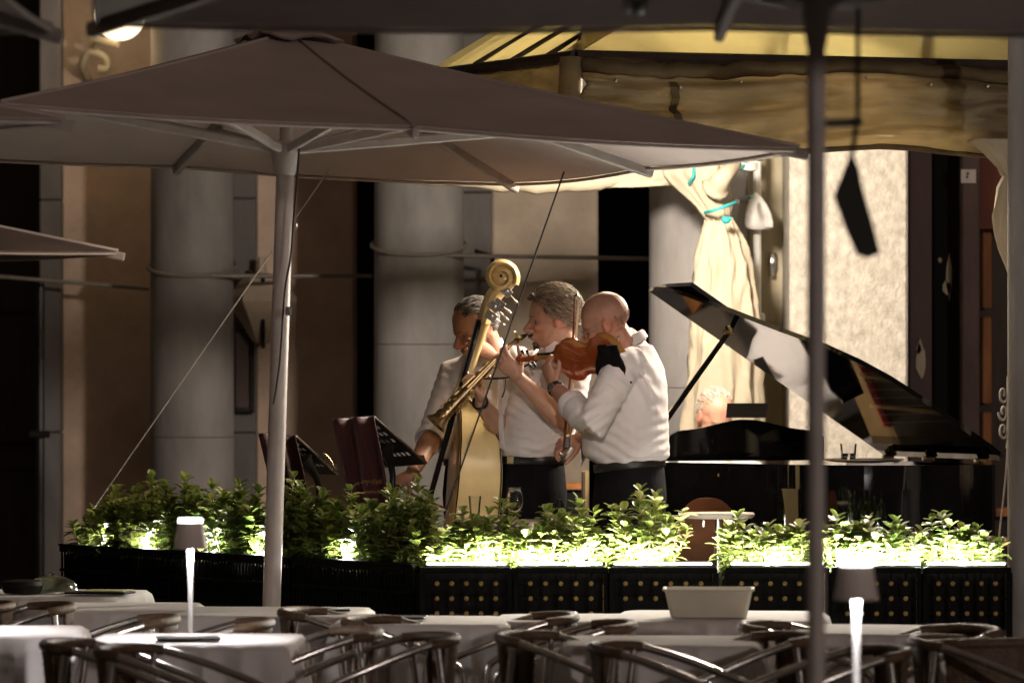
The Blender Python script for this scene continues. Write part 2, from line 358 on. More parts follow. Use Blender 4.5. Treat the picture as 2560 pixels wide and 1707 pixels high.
hoop(c1, r1, 24.6, 665, 'thin metal tie rod and ring round the leftmost column', 930, 690, 24.6)
hoop(c2, r2, 23.6, 612, 'thin metal tie rod and ring round the middle column', 1700, 648, 23.9)
m = MB(); a, b = P(-20, 690, 24.9), P(372, 722, 25.0); m.tube([a, b], .011, 6); o = thing('tie_rod', 'thin metal tie rod crossing the tan wall at far left', 'tie rod', a); m.build('rod', M['cable'], o)
# framed board and lantern on the dark pilaster
o = thing('framed_board', 'tall narrow dark framed board hung on the grey pilaster', 'picture frame', P(609, 1028, 24.97))
m = MB(); m.bbox(P(588, 1020, 24.99), P(630, 830, 24.95)); m.build('panel', M['worn_paint_dim_canvas'], o, None)
fr = MB()
for a, b in (((582, 1028), (590, 822)), ((628, 1028), (636, 822)), ((590, 830), (628, 822)), ((590, 1028), (628, 1018))): fr.bbox(P(*a, 24.99), P(*b, 24.92))
fr.build('frame', M['black_metal'], o, None)
m = MB(); m.tube([P(611, 822, 24.95), P(612, 690, 24.96)], .008, 6); m.build('cord', M['black_metal'], o)
o = thing('wall_lantern', 'pale unlit pointed wall lantern left of the umbrella pole', 'lantern', P(655, 812, 24.7))
m = MB(); m.lathe([(.01, -.25), (.05, -.23), (.19, -.01), (.19, .02), (.10, .13), (.03, .15), (.02, .24)], P(655, 750, 24.85), 6); m.build('shade', M['plaster_beige'], o, 20)
m = MB(); q = P(655, 720, 24.85); m.tube([q, q + V(0, .2, .1)], .02, 6); m.build('bracket', M['black_metal'], o)
# globe lamp, lit, upper left
o = thing('globe_lamp', 'lit white globe lamp high on the tan wall, upper left', 'lamp', P(295, 120, 25.0))
gc = P(300, 40, 24.9); m = MB(); m.ell(gc, (.138, .138, .138), nu=24, nv=16); m.build('globe', M['globe_glow'], o, 180)
m = MB(); m.tube(cr([P(222, 200, 25.38), P(205, 165, 25.2), P(225, 130, 25.1), P(262, 145, 25.1), P(268, 170, 25.1), P(245, 172, 25.1)], 5), .022, 8); m.tube(cr([P(215, 140, 25.2), P(250, 100, 25.0), P(225, 95, 25.0), P(295, 112, 24.9)], 5), .02, 8)
m.build('scroll_bracket', M['yellow_stone'], o)
ld = bpy.data.lights.new('globe_light', 'POINT'); ld.energy = 3.5; ld.color = (1, .72, .38); ld.shadow_soft_size = .15
lo = bpy.data.objects.new('globe_light', ld); col.objects.link(lo); lo.parent = o; lo.location = (P(262, 118, 24.6) - Vector(o.location))
# white pipe, bag, door bolt
o = thing('white_pipe', 'white vertical pipe beside the tied curtain, bound with rope on top', 'pipe', P(1893, 1010, 21.9))
m = MB(); m.tube([P(1893, 1010, 21.9), P(1893, 380, 21.9)], .020, 12); m.build('tube', M['white_plastic'], o)
m = MB(); m.tube([P(1868, 1010, 21.95), P(1868, 360, 21.95)], .010, 8); m.build('thin_tube', M['steel'], o)
m = MB(); m.rbox(P(1897, 795, 21.88), (.06, .05, .05), .01); m.build('socket', M['white_plastic'], o, None)
m = MB()
for k in range(4): m.tube([P(1868 + 26 * math.cos(t), 404 + k * 4 + 8 * math.sin(t + .4), 21.9 - .05 * math.sin(t)) for t in [2 * math.pi * j / 20 for j in range(20)]], .007, 6, closed=True)
m.build('rope_wrap', M['white_plastic'], o)
m = MB(); m.tube([P(1845 + 16 * math.cos(t), 412 + 8 * math.sin(t), 21.86 - .03 * math.sin(t)) for t in [2 * math.pi * j / 16 for j in range(16)]], .009, 6, closed=True); m.build('teal_wrap', M['teal_cord'], o)
o = thing('plastic_bag', 'white plastic bag hanging on the pipe beside the curtain', 'bag', P(1897, 575, 21.8))
m = MB(); rings = []
for py, cx, w in ((482, 1889, 3), (490, 1890, 12), (510, 1893, 24), (535, 1896, 33), (556, 1898, 37), (568, 1898, 35), (574, 1897, 24)):
    c = P(cx, py, 21.8); rr = w * .00194
    rings.append([c + V(rr * math.cos(t) * (1 + .12 * fbm((math.cos(t) * 2, math.sin(t) * 2, py * .03))), .5 * rr * math.sin(t), 0) for t in [2 * math.pi * j / 20 for j in range(20)]])
m.loft(rings); m.build('bag', M['bag_white'], o)
o = thing('door_bolt', 'small metal door bolt on the yellowish pilaster', 'bolt', P(1932, 690, 22.17))
m = MB(); m.rbox(P(1932, 655, 22.17), (.035, .03, .09), .005); m.tube([P(1930, 660, 22.14), P(1931, 690, 22.14)], .012, 8); m.build('bolt', M['steel'], o)
# ================================================================ stage awning
K = V(.256, 18.03, 2.875); Ud = V(.878, .479, 0); Ld = V(-.479, .878, 0); Fd = V(.953, .302, 0); Nf = V(-.302, .953, 0)
Lend = K + Ld * 1.3; Rend = K + Fd * 2.35
aw = thing('stage_awning', 'yellow glowing canvas awning over the stage with a wrinkled brown valance', 'awning', (K.x, K.y, 0))
SL = .56
def left_roof(u, v):     # pleated side slope
    p = K + Ld * (1.3 * u) + Ud * (1.5 * v) + V(0, 0, SL * 1.5 * v)
    return p + V(0, 0, .028 * abs(((u * 9) % 1) - .5) * 2 * (1 if v > 0 else .6) + .008 * fbm((u * 7, v * 3, 1)))
m = MB(); m.sheet(left_roof, 54, 10, .003); m.build('side_slope', M['awning'], aw, 60)
def front_roof(u, v):
    p = K + Fd * (2.35 * u) + Nf * (1.6 * v) + Fd * (.75 * v) + V(0, 0, .54 * 1.6 * v)
    return p + V(0, 0, .02 * math.sin(u * 20 + v * 5) * .6 + .012 * fbm((u * 5, v * 3, 4)) - .06 * math.sin(math.pi * u) * v * (1 - v))
m = MB(); m.sheet(front_roof, 46, 14, .003); m.build('front_slope', M['awning'], aw, 60)
back = K + Fd * .75 + Nf * 1.6 + V(0, 0, .864)
m = MB(); m.sheet(lambda u, v: back + Fd * (2.35 * u - .3) + Nf * (1.9 * v) + V(0, 0, -.1 * v), 8, 6, .003); m.build('back_slope', M['awning'], aw, 60)
for fr_, wd in ((.0, .05), (.37, .03), (.62, .03), (.97, .05)):      # rafters seen through the cloth
    a = Vector(front_roof(fr_, 0)); b = Vector(front_roof(fr_, 1)); m = MB(); m.tube([a - V(0, 0, .04), b - V(0, 0, .04)], wd / 2, 8); m.build('rafter', M['dark_wood'], aw)
for fr_ in (.2, .42, .66):
    a = Vector(left_roof(fr_, 0)); b = Vector(left_roof(fr_, 1)); m = MB(); m.tube([a + V(0, 0, .012), b + V(0, 0, .012)], .012, 8); m.build('rafter', M['dark_wood'], aw)
for a, b in ((K, Rend), (K, Lend)): m = MB(); m.tube([a + V(0, 0, .005), b + V(0, 0, .005)], .028, 8); m.build('eave_bar', M['dark_wood'], aw)
def val_front(u, v):     # hanging valance: top roll, folds and light leaks
    ztop = 2.855 - .015 * math.sin(u * 9); drop = interp([0, .25, .55, 1], [.40, .37, .33, .345], u)
    z = ztop - drop * v
    y = -.02 - .045 * math.sin(math.pi * v) * (1 + .8 * fbm((u * 4, v * 2, 2))) + .055 * fbm((u * 5 + v * 1.5, v * 6, 7)) + .022 * fbm((u * 7 + v * 4, v * 16, 3)) + .008 * math.sin(u * 30 + v * 12 + 4 * fbm((u * 3, v * 3, 0)))
    y += -.03 * math.exp(-((v - .22) / .05) ** 2) * (1 + .6 * fbm((u * 6, 0, 9)))
    p = K + Fd * (2.35 * u) + Nf * y; p.z = z; return p
m = MB(); m.sheet(val_front, 110, 26, .002); m.build('front_valance', M['valance'], aw, 180)
def val_left(u, v):
    y = .03 * math.sin(math.pi * v) + .028 * fbm((u * 7, v * 4, 17)); p = K + Ld * (1.3 * u) - Ud * (y + .01); p.z = 2.855 - (.36 - .12 * u) * v; return p
m = MB(); m.sheet(val_left, 50, 18, .002); m.build('side_valance', M['valance'], aw, 180)
m = MB(); m.tube([Vector(val_front(u / 60, .03)) - Nf * .02 + V(0, 0, .012 * fbm((u * .3, 0, 3))) for u in range(61)], [.030 + .010 * fbm((u * .25, 5, 5)) for u in range(61)], 8); m.build('top_roll', M['khaki'], aw, 180)
m = MB(); m.tube([Vector(val_front(u / 60, 1)) for u in range(61)], .012, 6); m.build('bottom_hem', M['khaki'], aw, 180)
m = MB(); m.sheet(lambda u, v: Vector(val_front(.16 + .004 * u + .012 * v, .15 + .8 * v)) - Nf * .02 + Fd * (.025 * u), 2, 14, .002); m.build('strap', M['khaki'], aw)
for k in range(9):
    p = Vector(val_front(.06 + k * .115, .16 + .05 * (k % 2))) - Nf * .022; m = MB(); m.ell(p, (.008, .006, .008), nu=8, nv=6); m.build('press_stud', M['steel'], aw)
o = thing('awning_post', 'pale round awning post at the right edge of the picture', 'post', (P(2545, 0, 18.1).x, 18.1, 0))
m = MB(); m.lathe([(.042, 0), (.042, 2.4), (.040, 3.4)], (P(2545, 0, 18.1).x, 18.1, 0), 20); m.build('shaft', M['column_stone'], o)
m = MB(); m.lathe([(.09, .0), (.09, .02), (.05, .05)], (P(2545, 0, 18.1).x, 18.1, .002), 20); m.build('foot', M['black_metal'], o)
m = MB(); m.tube([K + V(-.02, -.035, .0), K + V(-.025, -.045, -.2), K + V(-.02, -.035, -.40)], [.045, .05, .04], 10); m.build('corner_roll', M['valance'], aw, 180)
# curtains
def drape(mb, stations, folds, seed, n=110, flat=.55, amp=.10):
    rings = []
    for py, cx, w, Y in stations:
        c = P(cx, py, Y); rr = w * Y / FPX / 2
        rings.append([c + V(rr * math.cos(t) * q, rr * flat * math.sin(t) * q, 0) for t in [2 * math.pi * j / n for j in range(n)] for q in [1 + amp * (1 - 2 * abs(math.sin(folds * .5 * t + 2.2 * fbm((py * .004 + math.cos(t), seed, 0)))) ** .8) + amp * 1.0 * fbm((math.cos(t) * 2.2, math.sin(t) * 2.2 + seed, py * .005)) + amp * .5 * fbm((math.cos(t) * 7, math.sin(t) * 7 + seed, py * .012))]])
    mb.loft(rings)
def dense(st, n=6):
    out = []
    for a, b in zip(st, st[1:]):
        for k in range(n): t = k / n; out.append(tuple(a[i] * (1 - t) + b[i] * t for i in range(4)))
    return out + [st[-1]]
o = thing('tied_curtain', 'cream canvas curtain tied with teal cord in front of the bright column', 'curtain', P(1810, 1350, 21.3))
m = MB(); drape(m, dense([(545, 1797, 66, 21.3), (560, 1800, 76, 21.3), (600, 1808, 108, 21.3), (660, 1812, 142, 21.3), (760, 1810, 160, 21.3), (900, 1808, 178, 21.3), (1100, 1806, 196, 21.3), (1350, 1805, 205, 21.3)]), 9, 3, amp=.13, flat=.7); m.build('skirt', M['cream_cloth'], o, 180)
m = MB(); drape(m, dense([(395, 1738, 200, 21.3), (440, 1742, 172, 21.3), (480, 1762, 128, 21.3), (520, 1784, 90, 21.3), (552, 1797, 64, 21.3)]), 7, 8, amp=.10, flat=.75); m.build('gathered_top', M['cream_cloth'], o, 180)
pts = [P(1010, 428, 20.9), P(1160, 440, 21.0), P(1300, 452, 21.1), P(1450, 448, 21.2), P(1560, 432, 21.25), P(1650, 428, 21.3), P(1730, 424, 21.3)]
cv = cr(pts, 8); m = MB(); m.tube(cv, [(.050 + .012 * fbm((k * .35, 0, 4)) + .02 * (k / len(cv)), .045 + .014 * fbm((k * .4, 2, 4))) for k in range(len(cv))], 14); m.build('swag', M['cream_cloth'], o, 180)
m = MB(); m.sheet(lambda u, v: P(1090 + 580 * u, 440 + 8 * math.sin(math.pi * u) + 22 * v + 3 * math.sin(u * 9), 21.25 + .03 * math.sin(u * 14)), 40, 4, .004); m.build('hanging_edge', M['cream_cloth'], o, 180)
m = MB(); m.tube(cr([P(1790, 470, 21.2), P(1810, 440, 21.15), P(1840, 410, 21.25)], 5), [.075, .06, .05, .05, .045, .04, .04, .035, .035, .03, .03], 12); m.build('tied_corner', M['cream_cloth'], o, 180)
m = MB(); m.tube(cr([P(1762, 532, 21.22), P(1790, 524, 21.12), P(1840, 506, 21.2), P(1882, 492, 21.6)], 6), .008, 6); m.tube(cr([P(1722, 460, 21.2), P(1733, 440, 21.15), P(1734, 410, 21.2)], 6), .008, 6); m.ell(P(1815, 551, 21.1), (.022, .02, .016), nu=10, nv=8); m.tube([P(1805, 544, 21.1), P(1830, 546, 21.1)], .006, 6); m.build('teal_cord', M['teal_cord'], o)
m = MB(); m.tube([P(1843, 504, 21.19), P(1870, 494, 21.42)], .014, 6); m.build('cord_sleeve', M['dark_strap'], o)
o = thing('tied_curtain', 'cream canvas curtain bunched behind the pale post at the right edge', 'curtain', P(2520, 690, 18.4))
m = MB(); drape(m, dense([(350, 2500, 160, 18.45), (380, 2512, 110, 18.45), (420, 2526, 62, 18.45), (440, 2530, 52, 18.45)]), 6, 5, amp=.1, flat=.8); m.build('gathered_top', M['cream_cloth'], o, 180)
m = MB(); drape(m, dense([(438, 2530, 40, 18.45), (470, 2524, 66, 18.45), (540, 2522, 86, 18.45), (620, 2528, 70, 18.45), (690, 2540, 40, 18.45), (1300, 2560, 36, 18.45)]), 5, 9, amp=.1, flat=.8); m.build('skirt', M['cream_cloth'], o, 180)
# stage lamps clamped under the awning (hidden by valance and umbrella, they light the stage)
def stage_lamp(label, pos, aim, energy, size, colr, spread=150):
    pos = Vector(pos); d = (Vector(aim) - pos).normalized(); o = thing('stage_lamp', label, 'lamp', pos, 0, 'lamps under the awning')
    u, v = ortho(d); Mx = Matrix((u, v, -d)).transposed()
    m = MB(); m.rbox(pos - d * .05, (size * .9, size * .6, .07), .01, Mx); m.build('housing', M['black_metal'], o, None)
    m = MB(); m.tube([pos - d * .08, pos - d * .08 + V(0, 0, .16)], .012, 6); m.build('bracket', M['black_metal'], o)
    m = MB(); m.rbox(pos - d * .008, (size * .8, size * .5, .006), .002, Mx); m.build('lens', M['lamp_glow'], o, None)
    l = bpy.data.lights.new('stage_light', 'AREA'); l.energy = energy; l.size = size; l.color = colr; l.spread = R(spread)
    lo = bpy.data.objects.new('stage_light', l); col.objects.link(lo); lo.parent = o; lo.rotation_euler = (-d).to_track_quat('Z', 'Y').to_euler(); lo.location = d * .002
LAMP_A = 120; LAMP_B = 108; LAMP_C = 30; SPOT_E = 570
stage_lamp('black flood lamp under the awning above the piano, right of the umbrella', (1.65, 19.15, 2.74), (.2, 18.2, 1.1), LAMP_A, .4, (1, .86, .70))
stage_lamp('black flood lamp under the awning aimed at the curtain and stone pier', (.62, 19.5, 2.82), (1.05, 21.8, 1.3), LAMP_B, .22, (1, .88, .74), 170)
stage_lamp('black flood lamp under the front slope above the saxophone player', (.55, 19.2, 2.95), (-.1, 18.4, 1.2), LAMP_C, .2, (1, .80, .58))
stage_lamp('unseen uplight added on the awning frame to brighten the roof cloth', (.95, 19.15, 2.62), (1.0, 19.25, 3.6), 50, .3, (1, .86, .62), 175)  # extra uplight, added so the roof cloth glows evenly
# unseen spotlight added under the near umbrella to light the players from the front
o = thing('added_spotlight', 'unseen black spotlight added under the near umbrella, above the frame', 'lamp', (.30, 10.9, 2.490)); d_ = (V(.20, 18.2, 1.25) - V(.30, 10.9, 2.490)).normalized()
m = MB(); m.lathe([(.02, -.12), (.028, -.10), (.030, -.02), (.032, 0), (.029, 0), (.026, -.02)], V(.30, 10.9, 2.490), 18, d_, caps=False); m.build('housing', M['black_metal'], o)
m = MB(); m.tube([V(.30, 10.86, 2.545), V(.30, 10.86, 2.66)], .01, 6); m.build('clamp', M['black_metal'], o)
l_ = bpy.data.lights.new('spot_beam', 'SPOT'); l_.energy = SPOT_E; l_.color = (1, .84, .74); l_.spot_size = R(10.4); l_.spot_blend = .5; l_.shadow_soft_size = .05
lo = bpy.data.objects.new('spot_beam', l_); col.objects.link(lo); lo.parent = o; lo.rotation_euler = (-d_).to_track_quat('Z', 'Y').to_euler(); lo.location = d_ * .01
# ================================================================ umbrellas
def umbrella(label, base, yaw, a, zed, zap, lean=(0, 0), zrun=None, pr=.034, cm='canvas', over=.03):
    o = thing('patio_umbrella', label, 'umbrella', base, 0, 'square canvas umbrellas over the terrace'); o.rotation_euler = (lean[0], lean[1], yaw)
    zrun = zrun or zed - .02; dirs = []
    for k in range(8):
        t = k * math.pi / 4; dirs.append(V(math.cos(t), math.sin(t), 0) * (a if k % 2 == 0 else a * math.sqrt(2)))
    def pt(ang, f):      # canopy surface: straight ribs, cloth sagging a little between them
        k = int(ang // 45) % 8; q = (ang - 45 * (ang // 45)) / 45; p = dirs[k].lerp(dirs[(k + 1) % 8], q)
        z = zap + (zed - zap) * f - .022 * math.sin(math.pi * q) * f * (1.3 - f) * 2 - .012 * math.sin(math.pi * f)
        return V(p.x * f, p.y * f, z)
    n, mr = 64, 12; vs = [V(0, 0, zap)]; fs = []
    for j in range(1, mr + 1):
        for i in range(n): vs.append(pt(i * 360 / n, j / mr))
    for i in range(n): fs.append((0, 1 + i, 1 + (i + 1) % n))
    for j in range(mr - 1):
        for i in range(n): fs.append((1 + j * n + i, 1 + (j + 1) * n + i, 1 + (j + 1) * n + (i + 1) % n, 1 + j * n + (i + 1) % n))
    b0 = len(vs); vs2 = vs + [p - V(0, 0, .004) for p in vs]; fs2 = fs + [tuple(reversed([i + b0 for i in f])) for f in fs]
    e = 1 + (mr - 1) * n
    for i in range(n): fs2.append((e + i, b0 + e + i, b0 + e + (i + 1) % n, e + (i + 1) % n))
    m = MB(); m.add(vs2, fs2); can = m.build('canopy', M[cm], o, 25, world=False)
    m = MB(); hm = []
    for i in range(n): hm.append(pt(i * 360 / n, 1) - V(0, 0, .012))
    m.tube(hm, .007, 4, closed=True); m.build('hem', M['canvas_dark'], can, 180, world=False)
    for k in range(8): m = MB(); m.tube([pt(k * 45 + .01, j / 12) + V(0, 0, .002) for j in range(13)], [(.008, .0022)] * 13, 6, ref=(0, 0, 1) if False else None); m.build('seam', M['canvas_dark'], can, 180, world=False)
    m = MB()             # vent cap
    vc = [V(0, 0, zap + .05)] + [pt(i * 360 / 32, .115) + V(0, 0, .030 + .010 * math.sin(i * 1.3)) for i in range(32)]
    m.add(vc, [(0, 1 + i, 1 + (i + 1) % 32) for i in range(32)]); m.add([p - V(0, 0, .006) for p in vc], [(0, 1 + (i + 1) % 32, 1 + i) for i in range(32)]); m.build('vent_cap', M['canvas_dark'], can, 180, world=False)
    for k in range(8):
        d = dirs[k]; e1 = d * ((d.length + over) / d.length); dz = zed - zap
        m = MB(); p0 = V(0, 0, zap - .06); p1 = V(e1.x, e1.y, zed - .028)
        u = (p1 - p0).normalized(); Mx = Matrix((u, V(0, 0, 1).cross(u).normalized(), u.cross(V(0, 0, 1).cross(u).normalized()))).transposed()
        m.rbox((p0 + p1) / 2, ((p1 - p0).length, .026, .040), .006, Mx); rb = m.build('rib', M['rib_grey'], o, None, world=False)
        f = .62 if k % 2 == 0 else .46; q0 = V(0, 0, zrun) + d.normalized() * .05; q1 = p0.lerp(p1, f) - V(0, 0, .02)
        u = (q1 - q0).normalized(); Mx = Matrix((u, V(0, 0, 1).cross(u).normalized(), u.cross(V(0, 0, 1).cross(u).normalized()))).transposed()
        m = MB(); m.rbox((q0 + q1) / 2, ((q1 - q0).length, .022, .034), .005, Mx); m.build('strut', M['rib_grey'], o, None, world=False)
    m = MB(); m.lathe([(pr, 0), (pr, zrun), (pr * .75, zrun + .01), (pr * .7, zap - .02), (.02, zap + .10), (.018, zap + .14)], n=16); m.build('pole', M['pole_white'], o, world=False)
    m = MB(); m.lathe([(pr * 1.05, zrun - .10), (pr * 1.35, zrun - .07), (pr * 1.6, zrun - .02), (pr * 1.6, zrun + .02), (pr * 1.2, zrun + .03)], n=16); m.build('runner_hub', M['pole_white'], o, world=False)
    m = MB(); m.rbox((0, 0, .04), (.7, .7, .08), .02); m.build('base_plate', M['black_metal'], o, None, world=False)
    return o
umbrella('large cream square umbrella in the middle, its white pole before the hedge', (-.932, 17.0, 0), R(20.4), 1.47, 2.47, 2.90, (0, R(1.9)), 2.46)
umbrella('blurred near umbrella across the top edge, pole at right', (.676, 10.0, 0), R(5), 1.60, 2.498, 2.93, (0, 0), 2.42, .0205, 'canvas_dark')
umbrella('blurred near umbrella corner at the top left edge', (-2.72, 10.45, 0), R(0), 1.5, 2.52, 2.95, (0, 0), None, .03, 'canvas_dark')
umbrella('umbrella corner poking in at the left edge beside the middle umbrella', (-1.44 - 2.1, 14.5, 0), R(45), 1.485, 2.425, 2.86, (0, 0), None, .03, 'canvas')
umbrella('dim lower umbrella corner before the tan wall at far left', (-1.83 - 2.1, 21, 0), R(45), 1.48, 2.19, 2.65, (0, 0), None, .03, 'worn_paint_dim_canvas')  # dim light on this canopy is put into its darker colour
# cords on the middle pole and the two guy lines
o = thing('guy_rope', 'thin pale guy rope slanting down to the left end of the hedge', 'rope', P(236, 1268, 18.7)); m = MB(); m.tube([P(822, 425, 18.5), P(236, 1268, 18.7)], .003, 6); m.build('rope', M['cable_white'], o)
m = MB(); m.ell(P(735, 565, 18.45), (.016, .012, .02), nu=8, nv=6); m.build('clip', M['steel'], o)
o = thing('guy_rope', 'black guy cable crossing in front of the musicians', 'cable', P(1112, 1285, 17.3)); m = MB(); m.tube([P(1410, 430, 17.6), P(1112, 1285, 17.3)], .0035, 6); m.build('cable', M['dark_strap'], o)
o = thing('crank_cord', 'dark cord hanging loose along the middle umbrella pole', 'cord', P(682, 1010, 16.9)); m = MB(); m.tube(cr([P(748, 372, 16.9), P(742, 450, 16.93), P(733, 560, 16.93), P(727, 640, 16.93), P(712, 730, 16.93), P(700, 900, 16.93), P(684, 1010, 16.93)], 5), .004, 6); m.build('cord', M['dark_strap'], o)
m = MB(); m.rbox(P(721, 778, 16.93), (.022, .02, .035), .005); m.build('cleat', M['steel'], o, None)
# black strap with paddle hanging from near umbrella
o = thing('hanging_paddle', 'black paddle shaped crank handle hanging beside the near pole', 'crank handle', P(2150, 645, 10.3))
m = MB(); m.tube([P(2145, 20, 10.3), P(2144, 300, 10.3), P(2128, 395, 10.3)], [.005, .006, .006], 6); m.build('strap', M['dark_strap'], o)
m = MB(); m.prism([P(*q, 10.28) for q in [(2126, 382), (2104, 440), (2084, 490), (2112, 570), (2142, 636), (2166, 645), (2198, 632), (2180, 560), (2152, 462), (2146, 420)]], (.15, 1, 0), .03); m.build('paddle', M['dark_strap'], o, None)
m = MB(); m.tube([P(2055, 310, 10.05), P(2148, 305, 10.3)], .010, 8); m.build('crank_arm', M['dark_strap'], o)
# ================================================================ planters
RIM = .88
def slat_crate(label, a, b, idx):
    a, b = Vector(a), Vector(b); d = (b - a); L = d.length; ang = math.atan2(d.y, d.x)
    o = thing('planter_crate', label, 'planter', (a.x, a.y, 0), ang, 'slatted planter crates on the left')
    D = .30; H0 = .50
    for z, h in ((RIM - .012, .024), (RIM - .10, .012), (RIM - .20, .012), (RIM - .30, .014)):
        m = MB(); m.rbox((L / 2, 0, z), (L - .01, .016, h), .003); m.build('rail', M['black_lattice'], o, None, world=False)
    n = int(L / .0235); me = None
    for k in range(n):
        x = .012 + k * (L - .024) / (n - 1)
        if me is None:
            m = MB(); m.rbox((0, 0, 0), (.0085, .009, RIM - .34 - H0 + .33), .002); me = m.mesh('slat', M['black_lattice'])
        q = bpy.data.objects.new('slat', me); col.objects.link(q); q.parent = o; q.location = (x, .004, (RIM - .01 + H0) / 2)
    m = MB(); m.bbox((.01, .02, .52), (L - .01, .04, RIM - .035)); m.bbox((.01, D - .02, .5), (L - .01, D, RIM)); m.bbox((.01, .04, .5), (.03, D - .02, RIM - .03)); m.bbox((L - .03, .04, .5), (L - .01, D - .02, RIM - .03)); m.build('liner', M['black_paint'], o, None, world=False)
    m = MB(); m.bbox((.03, .04, RIM - .10), (L - .03, D - .02, RIM - .07)); m.build('soil', M['soil'], o, None, world=False)
    m = MB(); m.rbox((L / 2, D / 2, RIM + .005), (L - .02, .0, .0), 0) if False else m.bbox((.005, -.012, RIM + .001), (L - .005, .028, RIM + .010)); m.build('lip', M['black_lattice'], o, None, world=False)
    for x in (.06, L - .06):
        for yy in (.04, D - .04): m = MB(); m.bbox((x - .02, yy - .02, 0), (x + .02, yy + .02, .5)); m.build('leg', M['black_metal'], o, None, world=False)
    return o
LA, LB = P(150, HOR, 19.2), P(1052, HOR, 17.02); LA.z = LB.z = 0
fr3 = [(0, .335, 'black slatted planter crate at the far left end of the hedge'), (.34, .665, 'black slatted planter crate behind the umbrella pole'), (.67, .985, 'black slatted planter crate next to the gilded lattice')]
for i, (f0, f1, lb) in enumerate(fr3): slat_crate(lb, LA.lerp(LB, f0), LA.lerp(LB, f1), i)
rosette = None; STRIP = 26
def lattice_planter(label, px0, px1, light):
    x0, x1 = P(px0, HOR, 17).x, P(px1, HOR, 17).x; L = x1 - x0; D = .30
    o = thing('lattice_planter', label, 'planter', (x0, 17.0, 0), 0, 'planters with gilded black lattice fronts')
    global rosette
    SP = .0566; n = max(2, round(L / SP)); sp = L / n; zb = .40
    for k in range(n + 1):
        m = MB(); m.bbox((k * sp - .0042, -.004, zb), (k * sp + .0042, .004, RIM - .022)); m.build('upright_bar', M['black_lattice'], o, None, world=False)
    zs = [RIM - .062 - SP * j for j in range(8)]
    for z in zs: m = MB(); m.bbox((-.004, -.009, z - .0042), (L + .004, -.0045, z + .0042)); m.build('cross_bar', M['black_lattice'], o, None, world=False)
    if rosette is None:
        m = MB(); m.lathe([(.0095, 0), (.0095, .003), (.0065, .005), (.0025, .0055)], n=8, axis=(0, -1, 0))
        for t in range(6): q = t * math.pi / 3; m.ell((.0058 * math.cos(q), -.005, .0058 * math.sin(q)), (.003, .003, .003), nu=6, nv=4)
        rosette = m.mesh('rosette', M['gold'], smooth=40)
    for k in range(1, n):
        for j in range(4):
            q = bpy.data.objects.new('rosette', rosette); col.objects.link(q); q.parent = o; q.location = (k * sp, -.0092, zs[j])
    m = MB(); m.rbox((L / 2, .0, RIM - .012), (L + .012, .024, .022), .004); m.build('top_rail', M['black_lattice'], o, None, world=False)
    for x in (.0, L): m = MB(); m.bbox((x - .011, -.002, 0), (x + .011, .022, RIM - .023)); m.build('post', M['black_lattice'], o, None, world=False)
    zt = RIM + .002; m = MB(); i_ = .012
    m.bbox((i_, .03, .64), (L - i_, .045, zt)); m.bbox((i_, D - .015, .64), (L - i_, D, zt)); m.bbox((i_, .045, .64), (i_ + .015, D - .015, zt)); m.bbox((L - i_ - .015, .045, .64), (L - i_, D - .015, zt)); m.bbox((i_ + .015, .045, .64), (L - i_ - .015, D - .015, .655)); m.build('trough', M['black_paint'], o, None, world=False)
    m = MB(); m.bbox((i_ + .015, .045, RIM - .09), (L - i_ - .015, D - .015, RIM - .06)); m.build('soil', M['soil'], o, None, world=False)
    if light:
        m = MB(); m.rbox((L / 2, .022, RIM + .012), (L - .03, .04, .010), .003); m.build('led_strip', M['led_strip'], o, None, world=False)
        for q in range(2):
            l = bpy.data.lights.new('strip_light', 'AREA'); l.shape = 'RECTANGLE'; l.size = L * .44; l.size_y = .035; l.energy = STRIP * L * light; l.color = (1, .98, .89)
            lo = bpy.data.objects.new('strip_light', l); col.objects.link(lo); lo.parent = o; lo.location = (L * (.26 + .48 * q), .046, RIM + .03); lo.rotation_euler = (R(150), 0, 0)
    return o
for px0, px1, lt, lb in ((1056, 1276, .45, 'gilded lattice planter at the left, next to the slatted crates'), (1288, 1516, 1, 'gilded lattice planter below the saxophone player'), (1526, 1790, .8, 'gilded lattice planter below the violinist'),
                         (1818, 2070, .4, 'gilded lattice planter behind the near umbrella pole'), (2082, 2300, 1, 'gilded lattice planter below the piano, second from right'), (2310, 2524, .55, 'gilded lattice planter at the right end of the row')):
    lattice_planter(lb, px0, px1, lt)
def led(px, py, Y, e, label, c=(1, .98, .87)):
    p = P(px, py, Y); o = thing('planter_light', label, 'lamp', p, 0, 'small lamps glowing in the planters')
    m = MB(); m.lathe([(.018, -.05), (.018, -.012), (.022, -.008), (.022, -.003)], p, 12); m.build('holder', M['black_metal'], o)
    m = MB(); m.ell(p, (.017, .017, .012), nu=12, nv=8); m.build('bulb', M['led_glow'], o, 180)
    l = bpy.data.lights.new('planter_glow', 'POINT'); l.energy = e; l.color = c; l.shadow_soft_size = .035
    lo = bpy.data.objects.new('planter_glow', l); col.objects.link(lo); lo.parent = o; lo.location = (0, 0, .035)
def rimY(px):
    if px >= 1052: return 17.0
    t = (P(px, HOR, 18).x - 0); a = (px - 1280) / FPX
    s = (a * LA.y - LA.x) / ((LB.x - LA.x) - a * (LB.y - LA.y)); return LA.y + (LB.y - LA.y) * s
ords = ['first', 'second', 'third', 'fourth', 'fifth', 'sixth', 'seventh', 'eighth', 'ninth', 'tenth', 'eleventh', 'twelfth', 'thirteenth', 'fourteenth', 'fifteenth', 'sixteenth']
LED = 9.0
